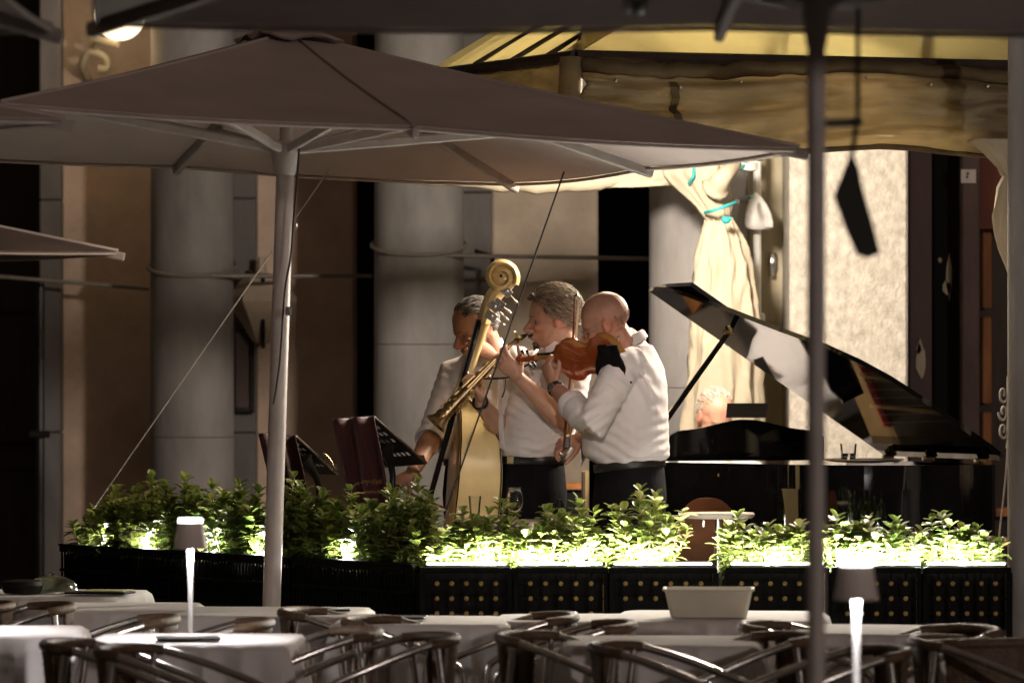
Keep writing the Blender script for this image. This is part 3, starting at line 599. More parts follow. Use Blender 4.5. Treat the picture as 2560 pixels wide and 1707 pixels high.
for k, (px, e) in enumerate([(262, 1.1), (368, 1.5), (535, .7), (655, 1.1), (868, 1.5), (1215, 2.2), (1320, 3.4), (1455, 3.4), (1610, 2.4), (1945, 2.2), (2105, 2.4), (2185, 3.2), (2290, 3.2), (2400, 2.4)]):
    Y = rimY(px) + (.075 if px > 1052 else .10); z = RIM + .008
    led(px, HOR + (EYE - z) * FPX / Y, Y, e * LED, '%s small planter light from the left, glowing under the leaves' % ords[k])
# ================================================================ shrubs
def leaf_into(mb, base, d, up, L, W, cg, ce, curl):
    d = d.normalized(); s = d.cross(up)
    if s.length < 1e-4: s = d.orthogonal()
    s.normalize(); n = s.cross(d).normalized(); b = len(mb.v)
    for t, wv in ((0, .12), (.24, .60), (.55, 1.0), (.83, .88), (1.0, .36)):
        c = base + d * (L * t) - n * (curl * L * t * t)
        for q in (-1, 0, 1):
            mb.v.append(tuple(c + s * (q * W * .5 * wv) + n * (.16 * W * abs(q) * wv)))
            mb.c.append(ce if q else cg)
    for i in range(4):
        for q in range(2): k = b + i * 3 + q; mb.f.append((k, k + 1, k + 4, k + 3))
def shrub(label, px, ytop, wpx, tone, seed, Ypl=None, ybase=None):
    rnd = random.Random(seed); Y = (rimY(px) + .16 + (.04 if px < 1052 else 0)); base = P(px, HOR, Y); base.z = RIM - .065
    H = P(px, ytop, Y).z - base.z; W = wpx * Y / FPX / 2
    o = thing('euonymus_shrub', label, 'shrub', base, 0, 'variegated shrubs in the planters')
    lv = MB(); lv.c = []; W *= 1.28; ns = max(9, int(12 + W * (120 if px < 1052 else 85)))
    for k in range(ns):
        ang = rnd.uniform(0, 2 * math.pi); rr = W * math.sqrt(rnd.uniform(.02, 1)); hh = H * (1.0 if k == 0 else rnd.uniform(.55, .97) * (1 - .25 * (rr / W) ** 2))
        if k == 0: rr = W * .15
        tip = base + V(rr * math.cos(ang), min(rr, .13) * math.sin(ang), hh)
        st = base + V(rr * .55 * math.cos(ang), .05 * math.sin(ang), 0)
        cvp = bez(st, st + V(0, 0, hh * .4), tip - V(rr * .1 * math.cos(ang), 0, hh * .3), tip, 7)
        m = MB(); m.tube(cvp, [.0035 - .002 * i / 7 for i in range(8)], 5); m.build('stem', M['stem'], o, 180)
        young = rnd.random(); nl = int(4 + hh * 27)
        for j in range(nl):
            t = .22 + .78 * (j + .5) / nl; q = t * 7; i = min(int(q), 6); p = cvp[i].lerp(cvp[i + 1], q - i)
            for side in (0, 1, 2) if t > .8 else (0, 1):
                a = j * 1.57 + side * (math.pi if t <= .8 else 2.09) + rnd.uniform(-.4, .4); el = interp([.2, .6, .9, 1], [-.1, .2, .55, .95], t) + rnd.uniform(-.45, .4)
                d = V(math.cos(a) * math.cos(el), math.sin(a) * math.cos(el), math.sin(el)); L = rnd.uniform(.040, .060) * (1.0 if t < .92 else .8)
                yl = min(1, max(0, tone + (t - .6) * .7 * young + rnd.uniform(-.25, .25)))
                cg = tuple(x * (1 - yl) + y * yl for x, y in zip((.035, .125, .018), (.18, .25, .03))); ce = tuple(x * (1 - yl) + y * yl for x, y in zip((.26, .32, .08), (.42, .45, .13)))
                if rnd.random() < .12: cg = ce = (.40, .40, .14)
                leaf_into(lv, p, d, V(0, 0, 1), L, L * rnd.uniform(.62, .78), cg, ce, rnd.uniform(.05, .35))
    lv.build('foliage', M['leaf'], o, 180, kind='stuff')
left = [(232, 1268, 90, .75), (300, 1215, 130, .55), (372, 1192, 130, .45), (452, 1188, 130, .25), (520, 1205, 120, .2), (590, 1205, 120, .15), (650, 1228, 100, .15), (735, 1188, 100, .35), (800, 1230, 120, .2), (880, 1222, 130, .3), (965, 1222, 130, .2), (1040, 1200, 110, .25)]
for k, (px, yt, wp, tn) in enumerate(left):
    shrub('%s green variegated shrub from the left in the slatted planters' % ords[k], px, yt, wp, tn, 100 + k)
right = [(1095, 1285, 120, .6), (1165, 1272, 120, .45), (1245, 1252, 130, .45), (1355, 1265, 130, .35), (1440, 1250, 120, .4), (1500, 1330, 60, .3), (1615, 1220, 165, .6), (1850, 1288, 90, .4), (1915, 1312, 110, .35), (1990, 1312, 100, .45),
         (2100, 1290, 110, .35), (2165, 1292, 110, .25), (2245, 1298, 120, .2), (2365, 1282, 120, .2), (2440, 1325, 110, .15)]
for k, (px, yt, wp, tn) in enumerate(right):
    shrub('%s brightly lit shrub from the left in the gilded lattice planters' % ords[k], px, yt, wp, tn, 300 + k)
# ================================================================ grand piano
PB = V(2.03, 18.72, SZ)                     # near right corner, at the tail end of the straight side
pyaw = R(18); ps = V(-math.sin(pyaw), math.cos(pyaw), 0); pw = V(-math.cos(pyaw), -math.sin(pyaw), 0)   # along the straight side, across to the left
RZ = 1.235
def pp(w, l, z): return V(PB.x, PB.y, 0) + pw * w + ps * l + V(0, 0, z)
PWID = 1.25; PLEN = 1.62
outl = [(0, PLEN), (0, .05), (.03, .012), (.08, 0), (.42, 0), (.56, .03), (.68, .10), (.80, .24), (.91, .48), (1.02, .72), (1.12, .88), (1.20, 1.0), (PWID, 1.15), (PWID, PLEN)]
_c = cr([V(a, b, 0) for a, b in outl[3:13]], 4); outl = outl[:3] + [(q.x, q.y) for q in _c] + outl[13:]
pn = thing('grand_piano', 'glossy black grand piano with its lid propped open', 'piano', (PB.x, PB.y, SZ))
m = MB(); m.prism([pp(a, b, .93) for a, b in outl], (0, 0, 1), RZ - .93 - .10); m.build('case', M['piano_black'], pn, 30)
m = MB(); n = len(outl); inn = []
cx, cy = .62, .9
for a, b in outl: inn.append((a + (.035 if a < .4 else -.035 if a > .9 else 0), b + (.035 if b < 1 else -.02)))
for k in range(n - 1):
    q = [outl[k], outl[k + 1], inn[k + 1], inn[k]]; m.prism([pp(a, b, RZ - .10) for a, b in q], (0, 0, 1), .10)
m.build('rim', M['piano_black'], pn, 30)
m = MB(); m.prism([pp(a, b, RZ - .098) for a, b in inn], (0, 0, 1), .02); m.build('soundboard', M['board_dark'], pn, None)
for k in range(7):
    m = MB(); a = pp(.15 + k * .14, .25 + max(0, k - 3) * .14, RZ - .05); b = pp(.2 + k * .145, 1.35, RZ - .045); m.tube([a, b], .010, 6); m.build('frame_strut', M['piano_gold'], pn)
m = MB(); m.prism([pp(.1, 1.22, RZ - .06), pp(1.18, 1.22, RZ - .06), pp(1.18, 1.3, RZ - .06), pp(.1, 1.3, RZ - .06)], (0, 0, 1), .02); m.build('felt_strip', M['felt_red'], pn, None)
for k in range(26): m = MB(); m.tube([pp(.12 + k * .04, 1.27, RZ - .035), pp(.14 + k * .036, .35 + max(0, (k - 10)) * .035, RZ - .035)], .0016, 4); m.build('string', M['strings'], pn)
m = MB(); m.prism([pp(.02, PLEN, .86), pp(PWID - .02, PLEN, .86), pp(PWID - .02, PLEN + .24, .86), pp(.02, PLEN + .24, .86)], (0, 0, 1), .10); m.build('key_bed', M['piano_black'], pn, None)
for k in range(36): m = MB(); w0 = .05 + k * .032; m.prism([pp(w0, PLEN + .06, .961), pp(w0 + .0305, PLEN + .06, .961), pp(w0 + .0305, PLEN + .22, .961), pp(w0, PLEN + .22, .961)], (0, 0, 1), .015); m.build('white_key', M['peg_white'], pn, None)
for w0, l0 in ((.12, .2), (.14, 1.45), (1.14, 1.45)): m = MB(); m.lathe([(.035, SZ + .004), (.045, SZ + .08), (.04, SZ + .2), (.065, .93)], pp(w0, l0, 0), 12); m.build('leg', M['piano_black'], pn)
# music desk with wavy top
def wavy(t): return RZ + .135 + .045 * math.sin(math.pi * min(1, max(0, (t - .1) / .8))) ** 2 - .03 * math.exp(-((t - 0) / .06) ** 2) - .03 * math.exp(-((t - 1) / .06) ** 2)
m = MB(); w0, w1 = .28, 1.02; nn = 40
poly = [pp(w1 + (w0 - w1) * k / nn, 1.26 + .10 * 0, wavy(k / nn)) for k in range(nn + 1)] + [pp(w0, 1.26, RZ + .0), pp(w1, 1.26, RZ + .0)]
m.prism(poly, ps, .022); m.build('music_desk', M['piano_black'], pn, 20)
# lid, hinged on the straight side
th = R(33); cl, sl = math.cos(th), math.sin(th)
def lp(w, l, up=0): w2 = w + .012; return pp(w2 * cl - up * sl, l, RZ + .028 + w2 * sl + up * cl)
lo_ = [(-.03, PLEN - .35), (-.03, .03), (0, -.012), (.06, -.028), (.42, -.028), (.58, .0), (.71, .075), (.83, .21), (.96, .45), (1.11, .69), (1.19, .84), (1.25, .95), (1.285, 1.08), (1.295, 1.18), (1.295, PLEN - .35)]
m = MB(); nrm = lp(0, 0, 1) - lp(0, 0, 0); m.prism([lp(a, b) for a, b in lo_], nrm, .020); m.build('lid', M['piano_black'], pn, 30)
m = MB(); m.prism([lp(a, b, .026) for a, b in [(.0, PLEN - .37), (.0, PLEN - .80), (1.28, PLEN - .80), (1.28, PLEN - .37)]], nrm, .018); m.build('folded_front_lid', M['piano_black'], pn, 30)
a = pp(1.20, 1.18, RZ - .02); b = lp(.97, 1.0, -.004); m = MB(); m.tube([a, b], [.014, .011], 8); m.build('prop_stick', M['piano_black'], pn)
m = MB(); m.rbox(b, (.05, .03, .02), .004); m.build('prop_cup', M['brass'], pn, None)
for l0 in (.2, .75, 1.2): m = MB(); m.rbox(pp(.0, l0, RZ + .014), (.05, .08, .02), .004); m.build('hinge', M['brass_dark'], pn, None)
tb = thing('tablet', 'dark tablet leaning on the piano music desk before the pianist', 'tablet', P(1872, 1045, 20.2))
m = MB(); m.prism([P(1815, 1044, 20.25), P(1916, 1044, 20.25), P(1921, 1008, 20.2), P(1818, 1008, 20.2)], (0, 1, .1), .008); m.build('body', M['menu'], tb, None)
# plate and glass on the piano
c = pp(.30, .42, 0); c = V(P(2160, 0, 18.95).x, 18.95, RZ + .003)
o = thing('plate', 'white plate on top of the piano under the glass', 'plate', c); m = MB(); m.lathe([(.05, 0), (.14, .006), (.17, .014), (.168, .018), (.13, .010), (.0, .006)], c, 28); m.build('dish', M['white_plastic'], o)
def tumbler(label, base, r0, r1, h, water=0, mat='glass', grp=None):
    o = thing('drinking_glass', label, 'glass', base, 0, grp); m = MB(); m.lathe([(.002, .001), (r0, 0), (r1, h), (r1 - .002, h), (r0 - .002, .012), (.002, .012)], base, 24, caps=False); m.build('bowl', M[mat], o, 60)
    if water: m = MB(); m.lathe([(.001, .013), (r0 - .003, .013), (r0 - .003 + (r1 - r0) * .4, h * .4), (.001, h * .4)], base, 24, caps=False); m.build('water', M['glass'], o, 60)
tumbler('clear tumbler standing on the piano right of the near pole', V(P(2121, 0, 18.95).x, 18.95, RZ + .017), .030, .035, .068, 1)
# pianist's stool
o = thing('piano_stool', 'black piano stool behind the grand piano', 'stool', pp(.55, 2.15, SZ)); m = MB(); c = pp(.55, 2.15, SZ + .45); m.rbox(c, (.6, .35, .09), .02); m.build('seat', M['leather'], o, None)
for dx in (-.25, .25):
    for dy in (-.13, .13): m = MB(); m.tube([pp(.55 + dx, 2.15 + dy, SZ + .002), pp(.55 + dx, 2.15 + dy, SZ + .41)], .02, 8); m.build('leg', M['black_metal'], o)
# ================================================================ double bass
BY = 18.55
bt = thing('double_bass', 'blond double bass standing side on, scroll above the player', 'double bass', P(1120, 1720, BY)); 
heel = P(1150, 998, BY); tl = R(4.0)
ax = V(math.sin(tl), 0, math.cos(tl)).normalized()          # body axis (up)
nf = V(-.995, -.10, 0).normalized(); nf = (nf - ax * nf.dot(ax)).normalized(); lat = ax.cross(nf).normalized()
def bp(l, h, d): return heel + ax * h + lat * l + nf * d     # h measured down from the heel (negative)
hw = ([0, .02, .08, .16, .27, .37, .45, .52, .60, .66, .72, .80, .90, 1.0, 1.07, 1.11, 1.13], [.03, .07, .16, .225, .25, .235, .195, .175, .18, .21, .26, .31, .335, .31, .23, .12, .03])
def half(h): return interp(*hw, h)
def depth(h): return interp([0, .02, .15, .3, 1.2], [.03, .05, .150, .165, .19], h)
hs = [0, .02, .05, .08, .12, .16, .21, .27, .32, .37, .41, .45, .48, .52, .56, .60, .63, .66, .69, .72, .76, .80, .85, .90, .95, 1.0, 1.04, 1.07, 1.09, 1.11, 1.125, 1.13]
outline = [(half(h), -h) for h in hs] + [(-half(h), -h) for h in reversed(hs)]
m = MB()
fr_ = [bp(l, h, 0) for l, h in outline]; bk = [bp(l, h, -depth(-h)) for l, h in outline]; N_ = len(outline)
m.add(fr_ + bk, [(i, (i + 1) % N_, N_ + (i + 1) % N_, N_ + i) for i in range(N_)]); m.build('ribs', M['bass_wood'], bt, 50)
nh = len(hs)
def plate(off, arch, thick, name, mat):
    m = MB(); rows = []
    for h in hs:
        w_ = half(h) + .006; rows.append([bp(w_ * q, -h, (off(h) + arch * (1 - q * q) * math.sin(math.pi * min(1, max(0, h / 1.13))))) for q in (-1, -.8, -.5, -.2, 0, .2, .5, .8, 1)])
    vs = [p for r in rows for p in r]; fs = [(i * 9 + j, i * 9 + j + 1, (i + 1) * 9 + j + 1, (i + 1) * 9 + j) for i in range(nh - 1) for j in range(8)]
    N2 = len(vs); vs2 = vs + [p + nf * thick for p in vs]; fs2 = fs + [tuple(x + N2 for x in reversed(f)) for f in fs]
    edge = [(i * 9) for i in range(nh)] + [(nh - 1) * 9 + j for j in range(1, 9)] + [i * 9 + 8 for i in range(nh - 2, -1, -1)] + [j for j in range(7, 0, -1)]
    fs2 += [(a, b, b + N2, a + N2) for a, b in zip(edge, edge[1:] + edge[:1])]
    m.add(vs2, fs2); m.build(name, M[mat], bt, 50)
plate(lambda h: .001, .018, .007, 'top_plate', 'bass_top'); plate(lambda h: -depth(h) - .008, 0, .007, 'back_plate', 'bass_wood')
for sgn in (-1, 1):       # dark purfling lines along both rib edges
    m = MB(); m.tube([bp(half(h) * sgn + .006 * sgn, -h, .004) for h in hs], .003, 5); m.build('purfling', M['ebony'], bt)
    m = MB(); m.tube([bp(half(h) * sgn + .006 * sgn, -h, -depth(h) - .004) for h in hs], .003, 5); m.build('purfling', M['ebony'], bt)
nk0 = P(1138, 1012, BY); nk1 = P(1215, 790, BY); nkd = (nk1 - nk0).normalized()
m = MB(); m.tube([P(1160, 1020, BY), P(1152, 985, BY), P(1172, 925, BY), P(1193, 860, BY), P(1209, 808, BY)], [.05, .034, .024, .023, .026], 12, ref=(0, 1, 0)); m.build('neck', M['bass_wood'], bt)
fb0, fb1 = P(1074, 1246, BY - .02), P(1199, 800, BY - .02); fd = (fb1 - fb0).normalized(); fu = lat - fd * lat.dot(fd); fu.normalize()
m = MB(); m.tube([fb0, fb0.lerp(fb1, .5), fb1], [(.044, .011), (.036, .012), (.024, .012)], 10, ref=fu); m.build('fingerboard', M['ebony'], bt)
# pegbox and scroll: flat curved plank thickening into a spiral
m = MB(); pb = cr([P(1209, 808, BY), P(1219, 775, BY), P(1238, 735, BY), P(1270, 705, BY), P(1286, 680, BY)], 6)
m.tube(pb, [(.052 * .5 + .008 * math.sin(k / 24 * 3.1), .048 - .012 * k / 24) for k in range(len(pb))], 10, ref=(1, 0, 0)); m.build('pegbox', M['bass_wood'], bt)
sc_c = P(1253, 692, BY - .03); m = MB(); sp_ = []; sr = []
for k in range(60):
    t = k / 59; a = R(-28) + t * R(900) * 1.0; rad = (.062 * (1 - t) ** 0.9 + .004) * 1.0
    sp_.append(sc_c + V(rad * math.cos(a), -.02 * t, rad * math.sin(a))); sr.append((.013 * (1 - .55 * t) + .002, .040 * (1 - .2 * t)))
m.tube(sp_, sr, 8, ref=(1, 0, 0)); m.build('scroll', M['bass_wood'], bt)
m = MB(); m.lathe([(.046, -.03), (.046, -.004), (.03, -.002)], sc_c + V(.004, 0, 0), 20, axis=(0, -1, 0)); m.build('scroll_boss', M['bass_wood'], bt)
for (x0, y0), (x1, y1) in (((1236, 766), (1262, 792)), ((1266, 728), (1288, 752)), ((1228, 790), (1252, 806)), ((1248, 760), (1268, 775))):
    a, b = P(x0, y0, BY - .05), P(x1, y1, BY - .06)
    m = MB(); d = (b - a).normalized(); Mx = Matrix((d, V(0, 1, 0).cross(d).normalized() * -1, V(0, -1, 0))).transposed()
    m.rbox(a, (.05, .036, .008), .003, Mx); tm = m.build('machine_plate', M['steel'], bt, None)
    m = MB(); m.lathe([(.009, 0), (.009, .012), (.004, .014)], a - V(0, .004, 0), 10, axis=(0, -1, 0)); m.build('worm_gear', M['steel'], tm)
    m = MB(); m.tube([a, b], .0035, 6); m.build('shaft', M['steel'], tm)
    m = MB(); m.ell(b + d * .008, (.015, .006, .017), Mx, nu=10, nv=7); m.build('tuning_key', M['peg_white'], tm)
br = P(1085, 1262, BY)
m = MB(); m.prism([br + lat * -.06, br + lat * .06, br + lat * .075 - ax * .16 - nf * .0, br - lat * .075 - ax * .16], nf, .02); m.build('bridge', M['bass_top'], bt, None)
for k in (-1.5, -.5, .5, 1.5):
    m = MB(); m.tube([P(1222, 775, BY) + lat * (.008 * k), fb1 + nf * .014 + lat * (.009 * k), br + lat * (.022 * k) + nf * .03, bp(.012 * k, -.98, .06)], .0016, 5); m.build('string', M['strings'], bt)
m = MB(); m.prism([bp(-.035, -.80, .05), bp(.035, -.80, .05), bp(.02, -1.08, .03), bp(-.02, -1.08, .03)], nf, .014); m.build('tailpiece', M['ebony'], bt, None)
e0 = bp(0, -1.12, -.09); e1 = V(e0.x - .02, e0.y, SZ + .004); m = MB(); m.tube([e0, e1], [.012, .006], 8); m.build('endpin', M['steel'], bt)
bt.location = (e1.x, e1.y, SZ); 
for ch in bt.children:    # parts were laid out from the first spot; keep them there
    ch.location = ORG[ch.name] - Vector(bt.location)
# ================================================================ music stands with velvet drapes
def music_stand(label, tl_, tr_, br_, Yf, hang, pole_px, stars):
    # tl_, tr_: top corners; br_: lower front corner of the desk that leans towards the players
    o = thing('music_stand', label, 'music stand', V(P(pole_px, 0, Yf + .2).x, Yf + .2, SZ), 0, 'music stands draped with red velvet')
    A, B = P(*tl_, Yf - .02), P(*tr_, Yf + .02); C = P(*br_, Yf + .28); D = C + (A - B)
    nrm = (B - A).cross(C - B).normalized()
    if nrm.z > 0: nrm = -nrm
    dsk = MB(); nx, ny = 9, 7
    def at(u, v): return A + (B - A) * u + (C - B) * v
    for i in range(nx):          # desk plate with slots
        for j in range(ny):
            u0, u1, v0, v1 = i / nx, (i + 1) / nx, j / ny, (j + 1) / ny; slot = 1 <= i < nx - 1 and j in (1, 2, 3, 5)
            if slot:
                for q in ((u0, u1, v0, v0 + .02), (u0, u1, v1 - .05, v1), (u0, u0 + .022, v0 + .02, v1 - .05), (u1 - .022, u1, v0 + .02, v1 - .05)): dsk.prism([at(q[0], q[2]), at(q[1], q[2]), at(q[1], q[3]), at(q[0], q[3])], nrm, .003)
            else: dsk.prism([at(u0, v0), at(u1, v0), at(u1, v1), at(u0, v1)], nrm, .003)
    d_ = dsk.build('desk', M['black_metal'], o, None)
    m = MB(); m.tube([B, C], .006, 6); m.tube([A, D], .006, 6); m.tube([A, B], .006, 6); m.build('edge_tube', M['steel'], o)
    m = MB(); m.prism([C, D, D - nrm * .05, C - nrm * .05], (0, 0, -1), .004); m.build('ledge', M['black_metal'], o, None)
    mid = at(.5, .55) + nrm * .01; top = V(P(pole_px, 0, Yf + .2).x, Yf + .2, 0); 
    m = MB(); m.tube(cr([mid, V(top.x, top.y, mid.z - .10), V(top.x, top.y, mid.z - .25), V(top.x, top.y, SZ + .3)], 5), [.045, .04, .03, .022, .016, .014, .013, .013, .013, .013, .013, .013, .013, .013, .013, .013], 10); m.build('pole', M['black_metal'], o)
    for k in range(3):
        t = k * 2.094 + .4; m = MB(); m.tube([V(top.x, top.y, SZ + .32), V(top.x + .25 * math.cos(t), top.y + .25 * math.sin(t), SZ + .006)], .008, 6); m.build('foot', M['black_metal'], o)
    m = MB()
    def dr(u, v):
        p = A + (B - A) * u; q = p + V((.02 + .035 * u) * math.sin(v * 1.5) * 1.0 + (.05 - .10 * u) * 0, -.03 - .012 * math.sin(u * 13 + v * 2) - .006 * fbm((u * 5, v * 4, pole_px)), -hang * v + .006 * math.sin(u * 14) * (v < .02)); q.x += (.06 * (1 - u) + .02 * u) * min(1, v * 1.2); return q
    m.sheet(dr, 26, 20, .004); m.build('velvet_drape', M['velvet'], o, 180)
    m = MB()                     # worn gold embroidered lettering, too faint to read
    rnd = random.Random(stars)
    for row, (v, us) in enumerate(((.52, (.28, .86)), (.60, (.34, .80)), (.80, (.40, .84)))):
        u = us[0]
        while u < us[1]:
            wv = rnd.uniform(.035, .06); h = rnd.uniform(.02, .055)
            pts = [Vector(dr(u + wv * q, v + h * (.5 - abs(math.sin(q * 4 + rnd.random()))))) - V(0, .004, 0) for q in (0, .25, .5, .75, 1)]
            m.tube(cr(pts, 3), .0022, 4); u += wv
    m.build('gold_embroidery', M['gold_thread'], o)
    return o
music_stand('music stand with dark red velvet drape, right one, beside the bass', (832, 1050), (936, 1042), (1066, 1158), 18.2, .50, 980, 3)
music_stand('music stand with dark red velvet drape, left one, behind umbrella pole', (648, 1085), (740, 1090), (845, 1185), 18.6, .44, 795, 5)
o = thing('eyeglasses', 'gold rimmed eyeglasses lying on the left music stand', 'eyeglasses', P(822, 1155, 18.8)); m = MB(); m.tube([P(822 + 12 * math.cos(t) + 9 * math.sin(t), 1155 + 20 * math.sin(t) + 8 * math.cos(t), 18.7) for t in [2 * math.pi * k / 16 for k in range(16)]], .003, 5, closed=True); m.build('frame', M['brass'], o)
# ================================================================ small stage furniture
o = thing('round_side_table', 'small round marble topped side table between planters', 'table', V(P(1795, 0, 17.85).x, 17.85, SZ)); c = V(P(1795, 0, 17.85).x, 17.85, 0); zt = P(0, 1281, 17.85).z
m = MB(); m.lathe([(.0, zt - .022), (.135, zt - .022), (.144, zt - .014), (.146, zt - .006), (.142, zt), (0, zt)], c, 36, caps=False); m.build('top', M['marble'], o)
m = MB(); m.lathe([(.015, SZ + .02), (.015, zt - .022)], c, 12); m.build('pedestal', M['steel'], o)
m = MB(); m.lathe([(.15, SZ + .003), (.15, SZ + .012), (.03, SZ + .03)], c, 24); m.build('foot', M['black_metal'], o)
m = MB(); m.tube([c + V(-.06, -.05, zt - .03), c + V(-.06, -.05, zt - .055)], .006, 6); m.build('screw', M['steel'], o)
o = thing('round_back_chair', 'brown chair with rounded wooden back behind the side table', 'chair', V(P(1765, 0, 18.2).x, 18.2, SZ)); c = V(P(1765, 0, 18.2).x, 18.2, 0)
zt2 = P(0, 1243, 18.15).z; m = MB()
def cb(u, v):
    a = (u - .5) * 2.0; xx = .155 * math.sin(a) / math.sin(1.0); zz = zt2 - .30 + .30 * v * math.sqrt(max(0, 1 - (abs(xx) / .158) ** 2.6)); return c + V(xx, -.05 - .05 * math.cos(a), zz)
m.sheet(cb, 28, 10, .014); m.build('backrest', M['chair_brown'], o, 60)
m = MB(); m.rbox(c + V(0, .17, SZ + .45), (.40, .40, .04), .02); m.build('seat', M['chair_brown'], o, None)
for dx in (-.16, .16):
    for dy in (0, .34): m = MB(); m.tube([c + V(dx, dy, SZ + .003), c + V(dx * .9, dy, SZ + (.43 if dy else zt2 - SZ - .2))], .014, 8); m.build('leg', M['chair_brown'], o)
o = thing('musicians_table', 'small pale topped table holding glasses behind the hedge', 'table', V(P(1300, 0, 17.75).x, 17.75, SZ)); zt = P(0, 1302, 17.7).z
m = MB(); m.rbox(V(P(1300, 0, 17.75).x, 17.75, zt - .015), (.50, .36, .03), .006); m.build('top', M['marble'], o, None)
for dx in (-.22, .22):
    for dy in (-.15, .15): m = MB(); m.tube([V(P(1300, 0, 17.75).x + dx, 17.75 + dy, SZ + .003), V(P(1300, 0, 17.75).x + dx, 17.75 + dy, zt - .03)], .012, 8); m.build('leg', M['steel'], o)
tumbler('small cut glass tumbler before the double bass', V(P(1187, 0, 17.7).x, 17.7, zt + .001), .017, .025, .098, 0)
gb = V(P(1287, 0, 17.7).x, 17.7, zt + .001)
o = thing('drinking_glass', 'tall tulip beer glass before the saxophone player trousers', 'glass', gb); m = MB(); m.lathe([(.028, 0), (.028, .003), (.008, .012), (.008, .02), (.022, .035), (.034, .07), (.0335, .085), (.025, .128), (.026, .13), (.0235, .129), (.031, .085), (.031, .07), (.019, .037), (.001, .025)], gb, 26, caps=False); m.build('bowl', M['glass'], o, 60)
c = V(P(1398, 0, 17.72).x, 17.72, zt + .001); o = thing('small_bottle', 'small black bottle on the musicians table between trouser legs', 'bottle', c); m = MB(); m.lathe([(.020, 0), (.020, .06), (.012, .075), (.012, .085), (.0, .086)], c, 16); m.build('body', M['menu'], o); m = MB(); m.bbox(c + V(-.006, -.0215, .02), c + V(.006, -.0195, .032)); m.build('label_patch', M['paper'], o, None)
# low bench and khaki screen behind the players
o = thing('bar_counter', 'dark counter with orange wooden edge behind the two standing men', 'counter', V(P(1420, 0, 21.5).x, 21.5, SZ)); m = MB(); m.bbox(P(1395, 1222, 21.5), P(1476, 1205, 21.75)); m.build('edge', M['orange_wood'], o, None); m = MB(); a = P(1396, 1700, 21.52); a.z = SZ + .003; m.bbox(a, P(1475, 1223, 21.74)); m.build('front', M['black_paint'], o, None)
o = thing('folded_screen', 'khaki canvas screen standing behind the violinist', 'screen', V(P(1492, 0, 20.6).x, 20.6, SZ)); m = MB(); m.sheet(lambda u, v: V(P(1458 + 55 * u, 0, 20.6).x, 20.6 + .02 * math.sin(u * 9), SZ + .004 + 1.0 * v), 12, 8, .01); m.build('canvas', M['khaki'], o, 180); m = MB(); m.tube([V(P(1459, 0, 20.6).x, 20.6, SZ + .004), V(P(1459, 0, 20.6).x, 20.6, SZ + 1.0)], .008, 6); m.build('post', M['dark_wood'], o)
# wrought iron and cable at right, chair arm behind the hedge
o = thing('iron_scroll', 'wrought iron scroll ornament beside the right post', 'ironwork', P(2508, 1112, 19.4)); m = MB()
for y0, s in ((985, 1), (1030, -1), (1075, 1)): m.tube(cr([P(2508 + s * 12 * (1 - k / 14) * math.cos(k * .62), y0 + 24 * (1 - k / 16) * math.sin(k * .62), 19.4) for k in range(13)], 3), .006, 6)
m.tube([P(2520, 940, 19.4), P(2518, 1120, 19.4)], .006, 6); m.build('scrolls', M['cable'], o)
o = thing('white_cable', 'white cable hanging down along the right post', 'cable', P(2492, 1395, 18.0)); m = MB(); m.tube(cr([P(2520, 1100, 18.0), P(2514, 1190, 18.0), P(2502, 1300, 18.0), P(2492, 1395, 18.0)], 6), .004, 6); m.build('cord', M['cable_white'], o); m = MB(); m.tube([P(2492, 1385, 18.0), P(2491, 1400, 18.0)], .007, 8); m.build('plug', M['white_plastic'], o)
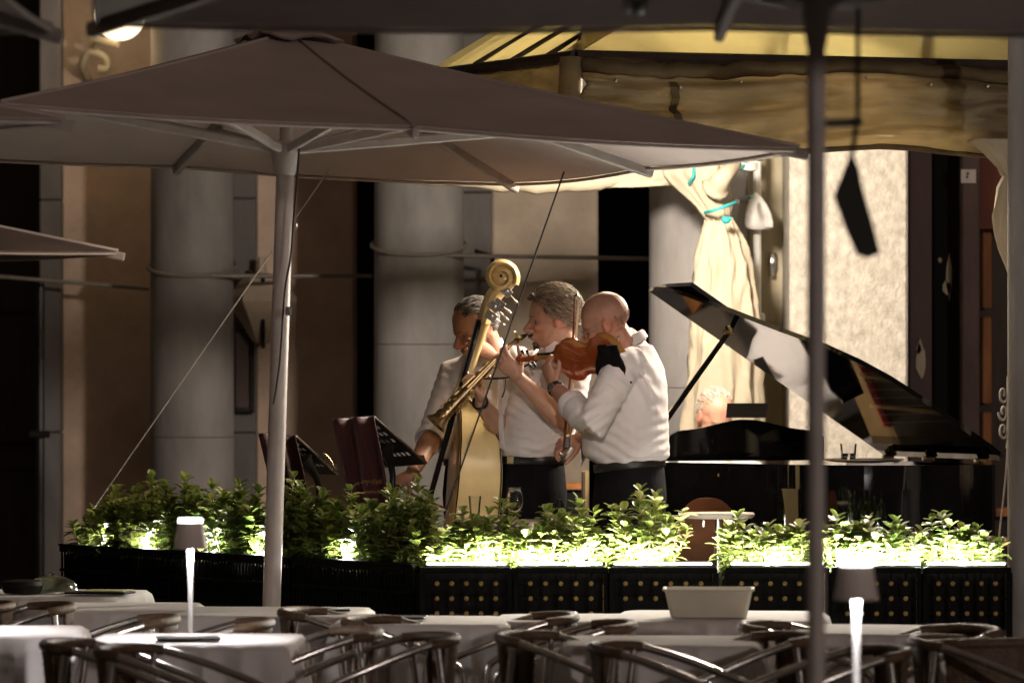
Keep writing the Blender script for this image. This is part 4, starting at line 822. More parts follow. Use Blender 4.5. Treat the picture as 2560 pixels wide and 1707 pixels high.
# ================================================================ foreground tables, cloths, chairs, lamps
def table_with_cloth(px, Y, rz, half_, lab_t, lab_c, drop=.42, seed=0, zt=.75, rr=.05):
    c = V(P(px, HOR, Y).x, Y, 0)
    o = thing('cafe_table', lab_t, 'table', c, rz, 'cafe tables of the terrace')
    m = MB(); m.rbox((0, 0, zt - .014), (2 * half_ - .09, 2 * half_ - .09, .026), .01); m.build('top', M['dark_wood'], o, None, world=False)
    m = MB(); m.lathe([(.03, .03), (.03, zt - .03)], n=12); m.build('column', M['black_metal'], o, world=False)
    for k in range(4):
        t = k * math.pi / 2 + .785; m = MB(); m.tube([V(0, 0, .06), V(.32 * math.cos(t), .32 * math.sin(t), .014)], .014, 6); m.build('foot', M['black_metal'], o, world=False)
    cl = thing('tablecloth', lab_c, 'tablecloth', c + V(0, 0, zt), rz, 'white tablecloths on the terrace tables')
    n = 260; rnd = random.Random(seed)
    def peri(t):
        q = t * 4; k = int(q) % 4; f = q - int(q); a = half_
        cs = [V(a, -a, 0), V(a, a, 0), V(-a, a, 0), V(-a, -a, 0)]; p = cs[k].lerp(cs[(k + 1) % 4], f)
        s = max(abs(p.x), abs(p.y)); e = 9; L = ((abs(p.x) / a) ** e + (abs(p.y) / a) ** e) ** (1 / e); p = p / L
        nn = V(math.copysign(abs(p.x / a) ** 5, p.x), math.copysign(abs(p.y / a) ** 5, p.y), 0).normalized(); corner = min(f, 1 - f) * 2
        return p, nn, corner
    ph = rnd.uniform(0, 6); rings = []
    for v in (.0, .3, .7, .95): rings.append([peri(i / n)[0] * v + V(0, 0, .004 + .002 * fbm((peri(i / n)[0].x * 6 * v, peri(i / n)[0].y * 6 * v, seed))) for i in range(n)])
    rings.append([peri(i / n)[0] * 1.004 + V(0, 0, .003) for i in range(n)])
    for v in (.02, .06, .12, .22, .36, .52, .7, .86, 1.0):
        r = []
        for i in range(n):
            p, nn, cn = peri(i / n); fold = (1 - 2 * abs(math.sin(i / n * math.pi * 19 + ph + 2.4 * fbm((i * .03, seed, 0))))) * (.55 + .5 * fbm((i * .02, seed, 5))) + fbm((i * .06, seed, v)) * .4
            cw = max(0, 1 - cn * 4.5); out = (.012 + (.045 * math.sqrt(v) + .07 * v) * (.42 + .85 * fold) + .07 * v * cw)
            r.append(p * 1.004 + nn * max(out, .004) + V(0, 0, -(drop * v) * (1 + .22 * cw)))
        rings.append(r)
    m = MB(); m.loft(rings, caps=False); m.build('cloth', M['tablecloth'], cl, 180, world=False)
    return c
table_with_cloth(-70, 14.9, R(4), .36, 'cafe table at the lower left edge under a white cloth', 'white tablecloth at the lower left edge, brightly lit on top', seed=1)
T2 = table_with_cloth(487, 14.45, R(-3), .325, 'cafe table carrying the small white lamp at left', 'white tablecloth under the small white table lamp at left', seed=2)
table_with_cloth(285, 16.55, R(2), .31, 'cafe table in the back row, left of the umbrella pole', 'white tablecloth in the back row left of the umbrella pole', seed=3)
table_with_cloth(680, 16.2, R(-4), .33, 'cafe table in the back row right behind the umbrella pole foot', 'white tablecloth in the back row behind the umbrella pole foot', seed=4)
table_with_cloth(1058, 15.6, R(-2), .29, 'cafe table below the first gilded lattice planter', 'white tablecloth with deep folds below the first lattice planter', seed=5)
table_with_cloth(1455, 15.75, R(3), .275, 'cafe table below the second gilded lattice planter', 'white tablecloth below the second lattice planter, left of the tub', seed=6)
table_with_cloth(1655, 14.35, R(-3), .30, 'cafe table in the front row at the lower middle', 'white tablecloth in the front row at the lower middle, before the tub', seed=7)
T7 = table_with_cloth(1800, 15.9, R(-6), .36, 'cafe table carrying the empty white tub', 'white tablecloth under the empty white tub', seed=8)
table_with_cloth(2225, 15.0, R(-12), .30, 'cafe table between the near pole and the right edge', 'white tablecloth set askew between the near pole and right edge', seed=9)
T9 = table_with_cloth(2150, 11.0, R(0), .35, 'cafe table below the near blurred lamp at right', 'white tablecloth below the near blurred lamp at right', seed=10)
T0 = table_with_cloth(120, 17.6, R(-8), .34, 'cafe table at far left before the end of the hedge', 'pale tablecloth at far left under the glass dome and menus', seed=11)
# ---- chair
def make_chair():
    o = thing('bistro_chair', 'x', 'chair', (0, 0, 0), 0, 'aluminium and wicker terrace chairs')
    def arc(z, xb, n=16): return [V(xb + .22 * (1 - math.cos(t)) * .62, .215 * math.sin(t), z - .012 * abs(t / 1.5) ** 2) for t in [(-1.5 + 3.0 * k / n) for k in range(n + 1)]]
    top = arc(.815, -.235); m = MB(); m.tube(top, .0175, 10); m.build('top_rail', M['wicker'], o, world=False)
    for s in (-1, 1):
        a = V(-.11, .2145 * s, .803); pts = cr([a, V(.0, .238 * s, .770), V(.13, .255 * s, .722), V(.232, .255 * s, .678), V(.262, .250 * s, .625), V(.255, .238 * s, .45)], 5)
        m = MB(); m.tube(pts, .0135, 10); m.build('arm', M['aluminium'], o, world=False)
        m = MB(); m.tube([V(.255, .238 * s, .45), V(.245, .225 * s, .003)], .0135, 10); m.build('leg', M['aluminium'], o, world=False)
        m = MB(); m.tube(cr([V(-.135, .205 * s, .795), V(-.16, .20 * s, .60), V(-.18, .19 * s, .44), V(-.26, .205 * s, .003)], 5), .0125, 10); m.build('leg', M['aluminium'], o, world=False)
        m = MB(); m.tube([V(.25, .23 * s, .40), V(-.185, .192 * s, .40)], .010, 8); m.build('side_stretcher', M['aluminium'], o, world=False)
    nst = 15                      # woven back: upright canes and cross strands with gaps
    def bpnt(u, v): 
        t = (u * 2 - 1) * (.62 + .33 * v); return V(-.205 - .03 * v + .22 * (1 - math.cos(t)) * .62, .215 * math.sin(t), .50 + .305 * v)
    bk = None; m = MB(); m.sheet(lambda u, v: bpnt(u, v) + V(.0035 * math.sin(u * 100) * math.cos(v * 60), 0, 0), 44, 36, .006); bk = m.build('backrest', M['wicker'], o, 180, world=False)
    for k in range(5):
        u = .06 + k * .22; m = MB(); m.tube([bpnt(u, v / 6) + V(.006, 0, 0) for v in range(7)], .006, 6); m.build('cane', M['wicker_dark'], bk, world=False)
    m = MB(); m.sheet(lambda u, v: V(-.20 + .43 * u, (.20 + .02 * u) * (v * 2 - 1), .445 - .012 * math.sin(math.pi * u) * math.sin(math.pi * v)), 14, 14, .022); m.build('seat', M['wicker'], o, 60, world=False)
    return o
proto = None
chairs = [(30, 1512, 190, 'chair cut by the left edge, behind the lower left table'), (178, 1514, 196, 'aluminium chair left of the back row table, before the hedge end'), (442, 1546, 187, 'wicker chair behind the lamp table, arms reaching left'),
          (678, 1556, 182, 'wicker chair standing at the umbrella pole foot'), (706, 1528, -8, 'chair with brown rail just right of the umbrella pole foot'), (112, 1608, -4, 'front chair at lower left with brown rail, arms to the right'),
          (258, 1622, -14, 'front chair before the lamp table with long slanting arm'), (872, 1548, -16, 'chair with brown rail left of the table below the first lattice planter'), (945, 1578, 192, 'wicker chair right of the lamp table, arms reaching left'),
          (1135, 1592, 194, 'large wicker chair in the front row, lower middle left'), (1438, 1540, 186, 'wicker chair with curved back before the second lattice planter'), (1258, 1588, -18, 'chair with dark rail between the two middle tables'),
          (1585, 1560, 184, 'wicker chair left of the empty tub'), (1482, 1614, -10, 'front chair with dark rail overlapping the lower middle table'), (1858, 1562, -14, 'chair with woven back just below the empty tub'),
          (2018, 1590, 194, 'chair right behind the near umbrella pole, arms reaching left'), (2262, 1626, 190, 'front chair behind the near blurred lamp'), (2462, 1572, 205, 'round backed chair at the right before the planter end post'),
          (2285, 1598, -14, 'chair with dark rail at the skewed table on the right'), (2500, 1606, 105, 'dark chair seen from behind at the lower right corner')]
for k, (px, py, th_, lb) in enumerate(chairs):
    if proto is None: proto = make_chair(); q = proto
    else: q = copy_tree(proto)
    Y = .795 * FPX / (py - HOR); t = R(th_); q['label'] = lb
    q.location = (P(px, HOR, Y).x + .225 * math.cos(t), Y + .225 * math.sin(t), 0); q.rotation_euler = (0, 0, t); q.scale = (.95, .95, .95)
q = copy_tree(proto); q['label'] = 'aluminium chair on the stage, its arm showing above the right shrubs'; q.location = (P(2330, 0, 18.0).x + .0, 17.95, SZ + .006); q.rotation_euler = (0, 0, R(190)); q['group'] = 'aluminium and wicker terrace chairs'
# ---- table lamps
def table_lamp(label, base, e):
    o = thing('table_lamp', label, 'lamp', base, 0, 'small cordless table lamps'); b = Vector(base)
    m = MB(); m.lathe([(.055, 0), (.055, .006), (.05, .010), (.012, .012)], b, 28); m.build('base', M['lamp_paint'], o)
    m = MB(); m.lathe([(.0062, .012), (.0072, .16), (.0105, .285)], b, 14); m.build('stem', M['lamp_stem'], o)
    m = MB(); m.lathe([(.056, .285), (.054, .287), (.0405, .366), (.0395, .368), (.0395, .362), (.053, .286)], b, 32, caps=False); m.build('shade', M['lamp_paint'], o)
    m = MB(); m.lathe([(.0, .366), (.038, .366), (.0405, .368), (.0405, .380), (.036, .384), (0, .384)], b, 32, caps=False); m.build('lit_cap', M['lamp_glow'] if e > 0 else M['lamp_paint'], o)
    m = MB(); m.lathe([(.0, .300), (.03, .300), (.03, .310), (0, .310)], b, 20, caps=False); m.build('bulb', M['lamp_glow'], o)
    l = bpy.data.lights.new('lamp_light', 'AREA'); l.shape = 'DISK'; l.size = .094; l.energy = e * .42; l.color = (1, .95, .95)
    lo = bpy.data.objects.new('lamp_light', l); col.objects.link(lo); lo.parent = o; lo.location = (0, 0, .2965)
LE = 14
table_lamp('small white table lamp on the left table', V(P(476, 0, 14.4).x, 14.4, .759), LE)
table_lamp('near blurred white table lamp at lower right', V(P(2141, 0, 11.0).x, 11.0, .759), LE * .8)
table_lamp('white table lamp just outside the left edge on the corner table', V(P(-90, 0, 14.9).x, 14.9, .759), LE)
# ---- things on tables
def menu(label, px, Y, rz, z, dx=.16, dy=.11, page=0):
    c = V(P(px, 0, Y).x, Y, z); o = thing('menu_folder', label, 'menu', c, 0); Mx = Matrix.Rotation(rz, 3, 'Z')
    m = MB(); m.rbox(c + V(0, 0, .006), (dx, dy, .008), .002, Mx); m.build('cover', M['menu'], o, None)
    if page: m = MB(); m.rbox(c + V(.03, 0, .014), (dx * .7, dy * .9, .004), .001, Mx); m.build('page', M['menu_page'], o, None)
menu('dark menu folder lying under the small lamp at left', 470, 14.28, R(8), .759, .20, .14)
menu('dark menu folder with yellowish page on the far left table', 250, 17.4, R(-12), .759, .24, .16, 1)
menu('flat dark menu folder on the table behind the pole foot', 790, 16.1, R(4), .759, .24, .15)
menu('dark menu folder on the table below the first lattice planter', 985, 15.55, R(-5), .759, .22, .14)
c = V(P(130, 0, 17.6).x, 17.6, .759); o = thing('glass_dome', 'frosted glass dome on the far left table', 'dome', c); m = MB(); m.lathe([(.105, 0), (.10, .02), (.085, .042), (.05, .058), (.012, .064), (.012, .075), (0, .078)], c, 28); m.build('cover', M['green_glass'], o)
m = MB(); m.lathe([(.115, .0), (.115, .004), (.0, .005)], c - V(0, 0, .002), 28); m.build('tray', M['steel'], o)
c = V(P(55, 0, 17.5).x, 17.5, .759); o = thing('ashtray', 'dark round dish beside the glass dome at far left', 'dish', c); m = MB(); m.lathe([(.07, 0), (.085, .03), (.08, .045), (.05, .05), (0, .05)], c, 24); m.build('dish', M['menu'], o)
c = V(P(1772, 0, 15.75).x, 15.75, .757); o = thing('plastic_tub', 'empty rectangular white plastic tub on a table before the planters', 'tub', c)
m = MB(); rings = []
for z, a, b in ((0, .132, .075), (.092, .152, .09), (.094, .160, .098), (.101, .160, .098), (.101, .150, .088), (.006, .128, .07)):
    rings.append([c + Matrix.Rotation(R(-3), 3, 'Z') @ V(sx * (a - (.012 if k else 0)), sy * (b - (0 if k else .012)), z) for sx, sy, k in ((1, -1, 0), (1, 1, 0), (1, 1, 1), (-1, 1, 1), (-1, 1, 0), (-1, -1, 0), (-1, -1, 1), (1, -1, 1))])
m.loft(rings); m.build('body', M['tub'], o, 30)
# ================================================================ people
def fuse(mb, name, vox, it, adapt=0):
    me = bpy.data.meshes.new('raw'); me.from_pydata([tuple(v) for v in mb.v], [], mb.f)
    bm = bmesh.new(); bm.from_mesh(me); bmesh.ops.recalc_face_normals(bm, faces=bm.faces); bm.to_mesh(me); bm.free()
    o = bpy.data.objects.new('raw', me); col.objects.link(o)
    r = o.modifiers.new('r', 'REMESH'); r.mode = 'VOXEL'; r.voxel_size = vox
    s = o.modifiers.new('s', 'SMOOTH'); s.factor = .5; s.iterations = it
    dg = bpy.context.evaluated_depsgraph_get(); out = bpy.data.meshes.new_from_object(o.evaluated_get(dg)); out.name = name
    bpy.data.objects.remove(o); bpy.data.meshes.remove(me)
    return out
def getv(me):
    a = np.empty(len(me.vertices) * 3, np.float32); me.vertices.foreach_get('co', a); return a.reshape(-1, 3).astype(float)
def getn(me):
    a = np.empty(len(me.vertices) * 3, np.float32); me.vertices.foreach_get('normal', a); return a.reshape(-1, 3).astype(float)
def finish(me, co, name, mat, parent, tint=None, label=None):
    org = ORG.get(parent.name, Vector()); co = co - np.array(org)
    me.vertices.foreach_set('co', co.astype(np.float32).ravel()); me.materials.clear(); me.materials.append(mat)
    me.polygons.foreach_set('use_smooth', [True] * len(me.polygons))
    if tint is not None:
        ca = me.color_attributes.new('tint', 'FLOAT_COLOR', 'POINT'); t4 = np.ones((len(tint), 4), np.float32); t4[:, :3] = tint; ca.data.foreach_set('color', t4.ravel())
    me.update(); o = bpy.data.objects.new(name, me); col.objects.link(o); o.parent = parent; ORG[o.name] = org
    if label: o['label'] = label
    return o
def frame(c, yaw, pitch=0, roll=0, s=1.0):
    Mx = Matrix.Rotation(yaw, 3, 'Z') @ Matrix.Rotation(pitch, 3, 'Y') @ Matrix.Rotation(roll, 3, 'X')
    return Vector(c), Mx * s
def hp(F, x, y, z): return F[0] + F[1] @ V(x, y, z)
def head_shape(mb, F, nose=1.0, jaw=1.0):
    s = F[1].col[0].length; Mx = F[1]
    def e(c, r, rot=None): mb.ell(hp(F, *c), r, Mx @ rot if rot else Mx, nu=20, nv=14)
    e((-.012, 0, .038), (.100, .077, .090)); e((.004, 0, .015), (.092, .073, .085)); e((.028, 0, -.030), (.064, .064, .085)); e((.034, 0, -.072), (.056, .054 * jaw, .044)); e((.072, 0, -.096), (.022, .025, .019))
    e((.074, 0, .018), (.022, .050, .013)); e((.058, .040, -.028), (.030, .022, .024)); e((.058, -.040, -.028), (.030, .022, .024))
    e((.070, 0, -.060), (.026, .034, .030))
    mb.tube([hp(F, .086, 0, .012), hp(F, .100, 0, -.012), hp(F, .114 + .004 * nose, 0, -.032), hp(F, .104, 0, -.043)], [.009 * s, .0105 * s, .0125 * s, .011 * s], 10)
    for y in (-.012, .012): e((.099, y, -.038), (.012, .0085, .0085))
    e((.093, 0, -.060), (.012, .023, .0055)); e((.090, 0, -.071), (.012, .020, .006)); e((.086, 0, -.066), (.010, .027, .006))
    for y in (-1, 1):
        e((-.012, .074 * y, -.006), (.020, .010, .033), Matrix.Rotation(R(-12), 3, 'Y') @ Matrix.Rotation(R(14 * y), 3, 'Z'))
        e((-.004, .072 * y, -.030), (.010, .008, .010))
def head_dents(co, F):
    inv = (F[1]).inverted(); L = (np.array(co) - np.array(F[0])) @ np.array(inv).T
    sel = (np.abs(L) < .2).all(1)
    def dent(c, r, d, amt):
        q = np.linalg.norm((L - np.array(c)) / np.array(r), axis=1); L[:, 0:3] += np.exp(-q * q)[:, None] * np.array(d) * amt * sel[:, None]
    for y in (-1, 1):
        dent((.090, .033 * y, -.002), (.022, .018, .011), (-1, 0, 0), .013); dent((-.010, .088 * y, -.004), (.010, .012, .017), (0, -y, 0), .007)
        dent((.075, .045 * y, -.062), (.020, .018, .022), (-.4, -y * .5, 0), .007); dent((.05, .073 * y, .02), (.03, .02, .02), (0, -y, 0), .005)
    dent((.108, 0, -.0655), (.012, .020, .0022), (-1, 0, 0), .006); dent((.100, 0, -.084), (.015, .02, .006), (-1, 0, 0), .004); dent((.100, 0, .006), (.012, .012, .008), (-1, 0, 0), .003)
    return L @ np.array(F[1]).T + np.array(F[0]), L
def eyes(F, parent):
    for y in (-1, 1):
        m = MB(); m.ell(hp(F, .0645, .033 * y, -.003), (.0115,) * 3, nu=12, nv=8); e = m.build('eye', M['eye'], parent, 180)
        m = MB(); m.ell(hp(F, .0742, .0335 * y, -.0045), (.0045, .0055, .0055), F[1], nu=10, nv=6); m.build('iris', M['iris'], e, 180)
def hand(mb, w, d, n, side, curls, spread=.10, thumb=None, s=1.0):
    w = Vector(w); d = Vector(d).normalized(); n = Vector(n); n = (n - d * n.dot(d)).normalized(); sd = d.cross(n) * (1 if side == 'L' else -1)
    mb.tube([w - d * .03, w, w + d * .03, w + d * .065, w + d * .092], [(.027, .020), (.026, .018), (.034, .017), (.040, .0155), (.038, .012)], 14, ref=sd)
    lens = (.074, .082, .076, .060); off = (.029, .010, -.010, -.028); rad = (.0088, .0090, .0086, .0076)
    for i in range(4):
        b = w + d * (.086 + (.004, .008, .004, -.006)[i]) + sd * off[i]; dd = (d + sd * (spread * (1.5 - i))).normalized(); c = curls[i] if isinstance(curls[0], (tuple, list)) else curls
        A = 0; pts = [b - dd * .02, b]; p = b
        for q, f in enumerate((.46, .30, .24)):
            A += R(c[q]); p = p + (dd * math.cos(A) - n * math.sin(A)) * (lens[i] * f); pts.append(p)
        r = rad[i] * s; mb.tube(pts, [r, r * 1.05, r, r * .92, r * .72], 10)
        mb.ell(pts[-1], (r * .74,) * 3, nu=8, nv=6)
    t = Vector(thumb).normalized() if thumb else None
    b = w + d * .022 + sd * .022 - n * .006; t1 = (d * .62 + sd * .62 - n * .45).normalized(); t2 = (d * .85 + sd * .25 - n * .5).normalized()
    if t: t1 = (t1 + t).normalized(); t2 = t
    p1 = b + t1 * .045; p2 = p1 + t2 * .034; p3 = p2 + t2 * .026
    mb.tube([b - t1 * .015, b, p1, p2, p3], [.012, .0165, .0115, .0100, .0075], 10); mb.ell(p3, (.0078,) * 3, nu=8, nv=6)
def sring(c, l, f, a, b, n=30, e=2.3):
    out = []
    for i in range(n):
        t = 2 * math.pi * i / n; ct, st = math.cos(t), math.sin(t); out.append(Vector(c) + l * (a * math.copysign(abs(ct) ** (2 / e), ct)) + f * (b * math.copysign(abs(st) ** (2 / e), st)))
    return out
def wrinkle(me, folds, amp, seed, scale=9):
    co = getv(me); nr = getn(me); out = np.empty(len(co)); sd = Vector((seed * 3.1, seed * 1.7, seed * .9))
    fl = [(Vector(o), Vector(d).normalized(), wl, r, a * .5) for o, d, wl, r, a in folds]
    for i, p in enumerate(co):
        p = Vector(p); wv = mnoise.noise_vector(p * 4 + sd) * .05
        q = p + wv; v = amp * .7 * mnoise.noise(q * scale * .45 + sd) + amp * .55 * (.5 - abs(mnoise.noise(Vector((q.x * scale * 1.1 + q.z * 2, q.y * scale * 1.1, q.z * scale * .42)) + sd))) + amp * .16 * mnoise.noise(q * scale * 2.6 + sd)
        for o, d, wl, r, a in fl:
            w = p - o; g = math.exp(-w.length_squared / (r * r))
            if g > .03: v += a * g * math.sin(w.dot(d) / wl * 6.283 + 2.5 * mnoise.noise(p * 7 + sd))
        out[i] = v
    return co + nr * out[:, None]
def strands(F, parent, n, seed, region, flow, length, lift, cols, rad=(.0016, .0026), shell=1.03, name='hair', wave=.0):
    # combed locks lying on the skull: region(local)->bool, flow(local)->direction
    rnd = random.Random(seed); m = MB(); m.c = []; C0 = Vector((-.012, 0, .038)); RR = Vector((.100, .077, .090)) * shell
    done = 0; tries = 0
    while done < n and tries < n * 40:
        tries += 1; v = Vector((rnd.gauss(0, 1), rnd.gauss(0, 1), rnd.gauss(0, 1))).normalized(); p = C0 + Vector((v.x * RR.x, v.y * RR.y, v.z * RR.z))
        if not region(p): continue
        done += 1; L = length * rnd.uniform(.6, 1.25); pts = [p - v * .006]; q = p.copy(); ph = rnd.uniform(0, 6); ns = 6; lf = lift * rnd.uniform(.4, 1.6)
        for k in range(ns):
            d = Vector(flow(q)) + Vector((rnd.gauss(0, .16), rnd.gauss(0, .16), rnd.gauss(0, .16))); w = q - C0; nn = Vector((w.x / RR.x ** 2, w.y / RR.y ** 2, w.z / RR.z ** 2)).normalized()
            d = (d - nn * d.dot(nn)); d = d.normalized() if d.length > 1e-5 else d; q = q + d * (L / ns)
            w = q - C0; f = math.sqrt((w.x / RR.x) ** 2 + (w.y / RR.y) ** 2 + (w.z / RR.z) ** 2); hgt = 1 + lf * math.sin(math.pi * min(1, (k + 1) / ns * .9))
            if q.z > -.02: q = C0 + w / f
            pts.append(C0 + (q - C0) * hgt + nn * (wave * math.sin(k * 1.5 + ph)))
        r = rnd.uniform(*rad); b = len(m.v); c = cols[int(rnd.random() ** 1.0 * len(cols)) % len(cols)]; g = rnd.uniform(.75, 1.2)
        m.tube([hp(F, *x) for x in pts], [r, r * 1.2, r * 1.2, r * 1.1, r, r * .8, r * .3], 5); m.c += [tuple(x * g for x in c)] * (len(m.v) - b)
    return m.build(name, M['hair'], parent, 180)
def person(label, base):
    return thing('person', label, 'person', base)
def build_body(o, F, torso, limbs, hands, neck, skin=(1, 1, 1), vox=.0045, extra=None, shine=1, stubble=None):
    mb = MB(); head_shape(mb, F); l, f = torso['l'], torso['f']
    mb.loft([sring(c, l, f, a * .86, b * .86) for c, a, b in torso['rings']])
    mb.tube([hp(F, -.022, 0, -.045), hp(F, -.03, 0, -.10), neck[0], neck[1]], [.058, .056, .058, .066], 16)
    for pts, rr in limbs: mb.tube(pts, rr, 14)
    for h in hands: hand(mb, *h[0], **h[1])
    me = fuse(mb, 'body', vox, 3); co = getv(me); co, L = head_dents(co, F)
    t = np.ones((len(co), 3)) * np.array(skin); hd = (np.abs(L) < .17).all(1)
    def dab(c, r, colr, k):
        q = np.linalg.norm((L - np.array(c)) / np.array(r), axis=1); g = (np.exp(-q * q) * k * hd)[:, None]; t[:] = t * (1 - g) + np.array(colr) * np.array(skin) * g
    for y in (-1, 1): dab((.07, .045 * y, -.03), (.03, .03, .025), (1.08, .74, .68), .7); dab((-.012, .082 * y, -.005), (.03, .02, .04), (1.1, .72, .64), .8)
    dab((.115, 0, -.035), (.02, .02, .02), (1.08, .72, .66), .8); dab((.10, 0, -.066), (.02, .022, .008), (.95, .60, .56), .9)
    for y in (-1, 1): dab((.088, .033 * y, -.004), (.02, .02, .009), (.62, .50, .48), .8); dab((.094, .034 * y, .017), (.014, .022, .0045), stubble or (.45, .38, .33), .9)
    if extra: extra(dab)
    b = finish(me, co, 'body', M['skin'], o, t); eyes(F, o); return b, L
def build_shirt(o, torso, sleeves, folds, seed, amp=.0045, vox=.0065, mat='shirt'):
    mb = MB(); l, f = torso['l'], torso['f']; mb.loft([sring(c, l, f, a, b) for c, a, b in torso['rings']])
    for pts, rr in sleeves: mb.tube(pts, rr, 16)
    me = fuse(mb, 'shirt', vox, 5); co = wrinkle(me, folds, amp, seed); return finish(me, co, 'shirt', M[mat], o)
def collar(o, c, d, r, h, l, open_dir, mat='shirt'):
    c = Vector(c); d = Vector(d).normalized(); u, v = ortho(d, open_dir); m = MB(); n = 30; gap = R(26)
    def pt(a, v_):
        rr = r * (1 + .06 * math.sin(v_ * math.pi)) if v_ < .5 else r * (1.06 + .16 * (v_ - .5)); hgt = h * (v_ * 2 if v_ < .5 else 1 - (v_ - .5) * (1.7 + 1.5 * max(0, 1 - (a - gap) / .7) + 1.5 * max(0, 1 - (2 * math.pi - gap - a) / .7)))
        return c + u * (rr * math.cos(a)) + v * (rr * math.sin(a)) + d * hgt
    m.sheet(lambda s, t: pt(gap + s * (2 * math.pi - 2 * gap), t), n, 10, .0025); m.build('collar', M[mat], o, 60)
def cuff(o, c, d, r, w=.030, mat='shirt'):
    c = Vector(c); d = Vector(d).normalized(); m = MB(); m.lathe([(r * .94, -w * .55), (r * 1.06, -w * .5), (r * 1.10, 0), (r * 1.06, w * .45), (r * .97, w * .5), (r * .86, w * .3)], c, 24, d, caps=False)
    vs = []
    for q in m.v: q = Vector(q); q += (q - c).normalized() * (.004 * fbm(q * 22)); vs.append(tuple(q))
    m.v = vs; m.build('cuff', M[mat], o, 60)
def trousers(o, waist, l, f, hipw, dep, feet, topz, seed, tilt=0):
    mb = MB(); c = Vector(waist)
    rings = []
    for z, kw in ((topz, .94), (topz - .05, .98), (topz - .14, 1.04), (topz - .24, 1.0)):
        p = c.lerp(Vector(((feet[0].x + feet[1].x) / 2, (feet[0].y + feet[1].y) / 2, 0)), (topz - z) / topz); p.z = z
        rg = sring(p, l, f, hipw * kw, dep * kw); rings.append([q + V(0, 0, -(q - p).dot(f) * tilt) for q in rg])
    mb.loft(rings)
    for ft, sg in zip(feet, (1, -1)):
        h = c + l * (hipw * .46 * sg); h.z = topz - .16; k = h.lerp(ft, .5); k.z = SZ + .50; a = Vector(ft); a.z = SZ + .03
        mb.tube([h, h.lerp(k, .4), k, k.lerp(a, .5), a], [(hipw * .56, dep * .9), .088, .070, .064, .060], 14)
    me = fuse(mb, 'trousers', .009, 4); co = wrinkle(me, [], .004, seed, 7); finish(me, co, 'trousers', M['trousers'], o)
    m = MB(); bl = [q * 1.0 for q in sring(c + V(0, 0, topz - c.z), l, f, hipw * .99, dep * .99, 40)]; bl = [q + V(0, 0, -.004 - (q - c).dot(f) * tilt) for q in bl]; m.tube(bl, [(.017, .004)] * len(bl), 8, ref=(0, 0, 1), closed=True); bt_ = m.build('belt', M['leather'], o)
    m = MB(); q = c + f * dep * 1.02 - l * .0; q.z = topz - .004 - dep * tilt; Mx = Matrix((l, f, V(0, 0, 1))).transposed(); m.rbox(q, (.045, .006, .034), .004, Mx); m.build('buckle', M['steel'], bt_, None)
    for ft in feet:
        m = MB(); p = Vector(ft); p.z = SZ; m.tube([p - f * .07 + V(0, 0, .035), p + f * .02 + V(0, 0, .045), p + f * .12 + V(0, 0, .030), p + f * .19 + V(0, 0, .022)], [(.036, .032), (.042, .042), (.044, .026), (.026, .016)], 12, ref=l); m.build('shoe', M['leather'], o)
def fl(yaw): f = V(math.cos(yaw), math.sin(yaw), 0); return V(-f.y, f.x, 0), f
def limbpts(a, b, c): return [a, a.lerp(b, .5), b.lerp(a, .12), b, b.lerp(c, .12), b.lerp(c, .35), b.lerp(c, .7), c]

def PX(px, py, Y): return P(px, py, Y + .10)
# ---------------------------------------------------------------- saxophone player
sx = person('man in white shirt playing a soprano saxophone, grey brown hair and goatee', V(PX(1345, 0, 18.25).x, 18.25, SZ))
SF = frame(PX(1381, 797, 18.22), R(189), R(7), R(0)); l, f = fl(R(214))
Lsh, Lel, Lwr = PX(1442, 912, 18.10), PX(1418, 1062, 17.97), PX(1298, 946, 17.99)
Rsh, Rel, Rwr = PX(1322, 912, 18.42), PX(1262, 1083, 18.34), PX(1201, 1006, 18.10)
tor = dict(l=l, f=f, rings=[(PX(1334, 1142, 18.25), .150, .112), (PX(1338, 1120, 18.25), .168, .130), (PX(1348, 1070, 18.25), .170, .132), (PX(1364, 1000, 18.26), .178, .130), (PX(1378, 945, 18.27), .185, .122), (PX(1388, 905, 18.27), .168, .092), (PX(1394, 885, 18.27), .115, .075), (PX(1399, 868, 18.26), .070, .066)])
def goat(dab): dab((.082, 0, -.098), (.026, .030, .020), (.20, .15, .13), .95); dab((.098, 0, -.053), (.014, .026, .005), (.28, .2, .17), .9); dab((.06, .045, -.085), (.03, .02, .03), (.6, .5, .46), .6); dab((.06, -.045, -.085), (.03, .02, .03), (.6, .5, .46), .6)
build_body(sx, SF, tor, [(limbpts(Lsh, Lel, Lwr), [.05, .048, .044, .043, .043, .046, .036, .027]), (limbpts(Rsh, Rel, Rwr), [.05, .048, .044, .043, .043, .046, .036, .027])],
           [((Lwr, (-.66, -.02, .74), (-.45, -.82, -.05), 'L', [(18, 42, 30), (24, 48, 32), (30, 50, 34), (34, 50, 34)]), {}), ((Rwr, (-.12, -.25, .95), (.62, .30, .25), 'R', [(40, 45, 30), (38, 46, 30), (44, 46, 30), (50, 46, 30)]), {})],
           (PX(1398, 862, 18.25), PX(1400, 890, 18.27)), (1.0, .95, .92), extra=goat, stubble=(.32, .26, .22))
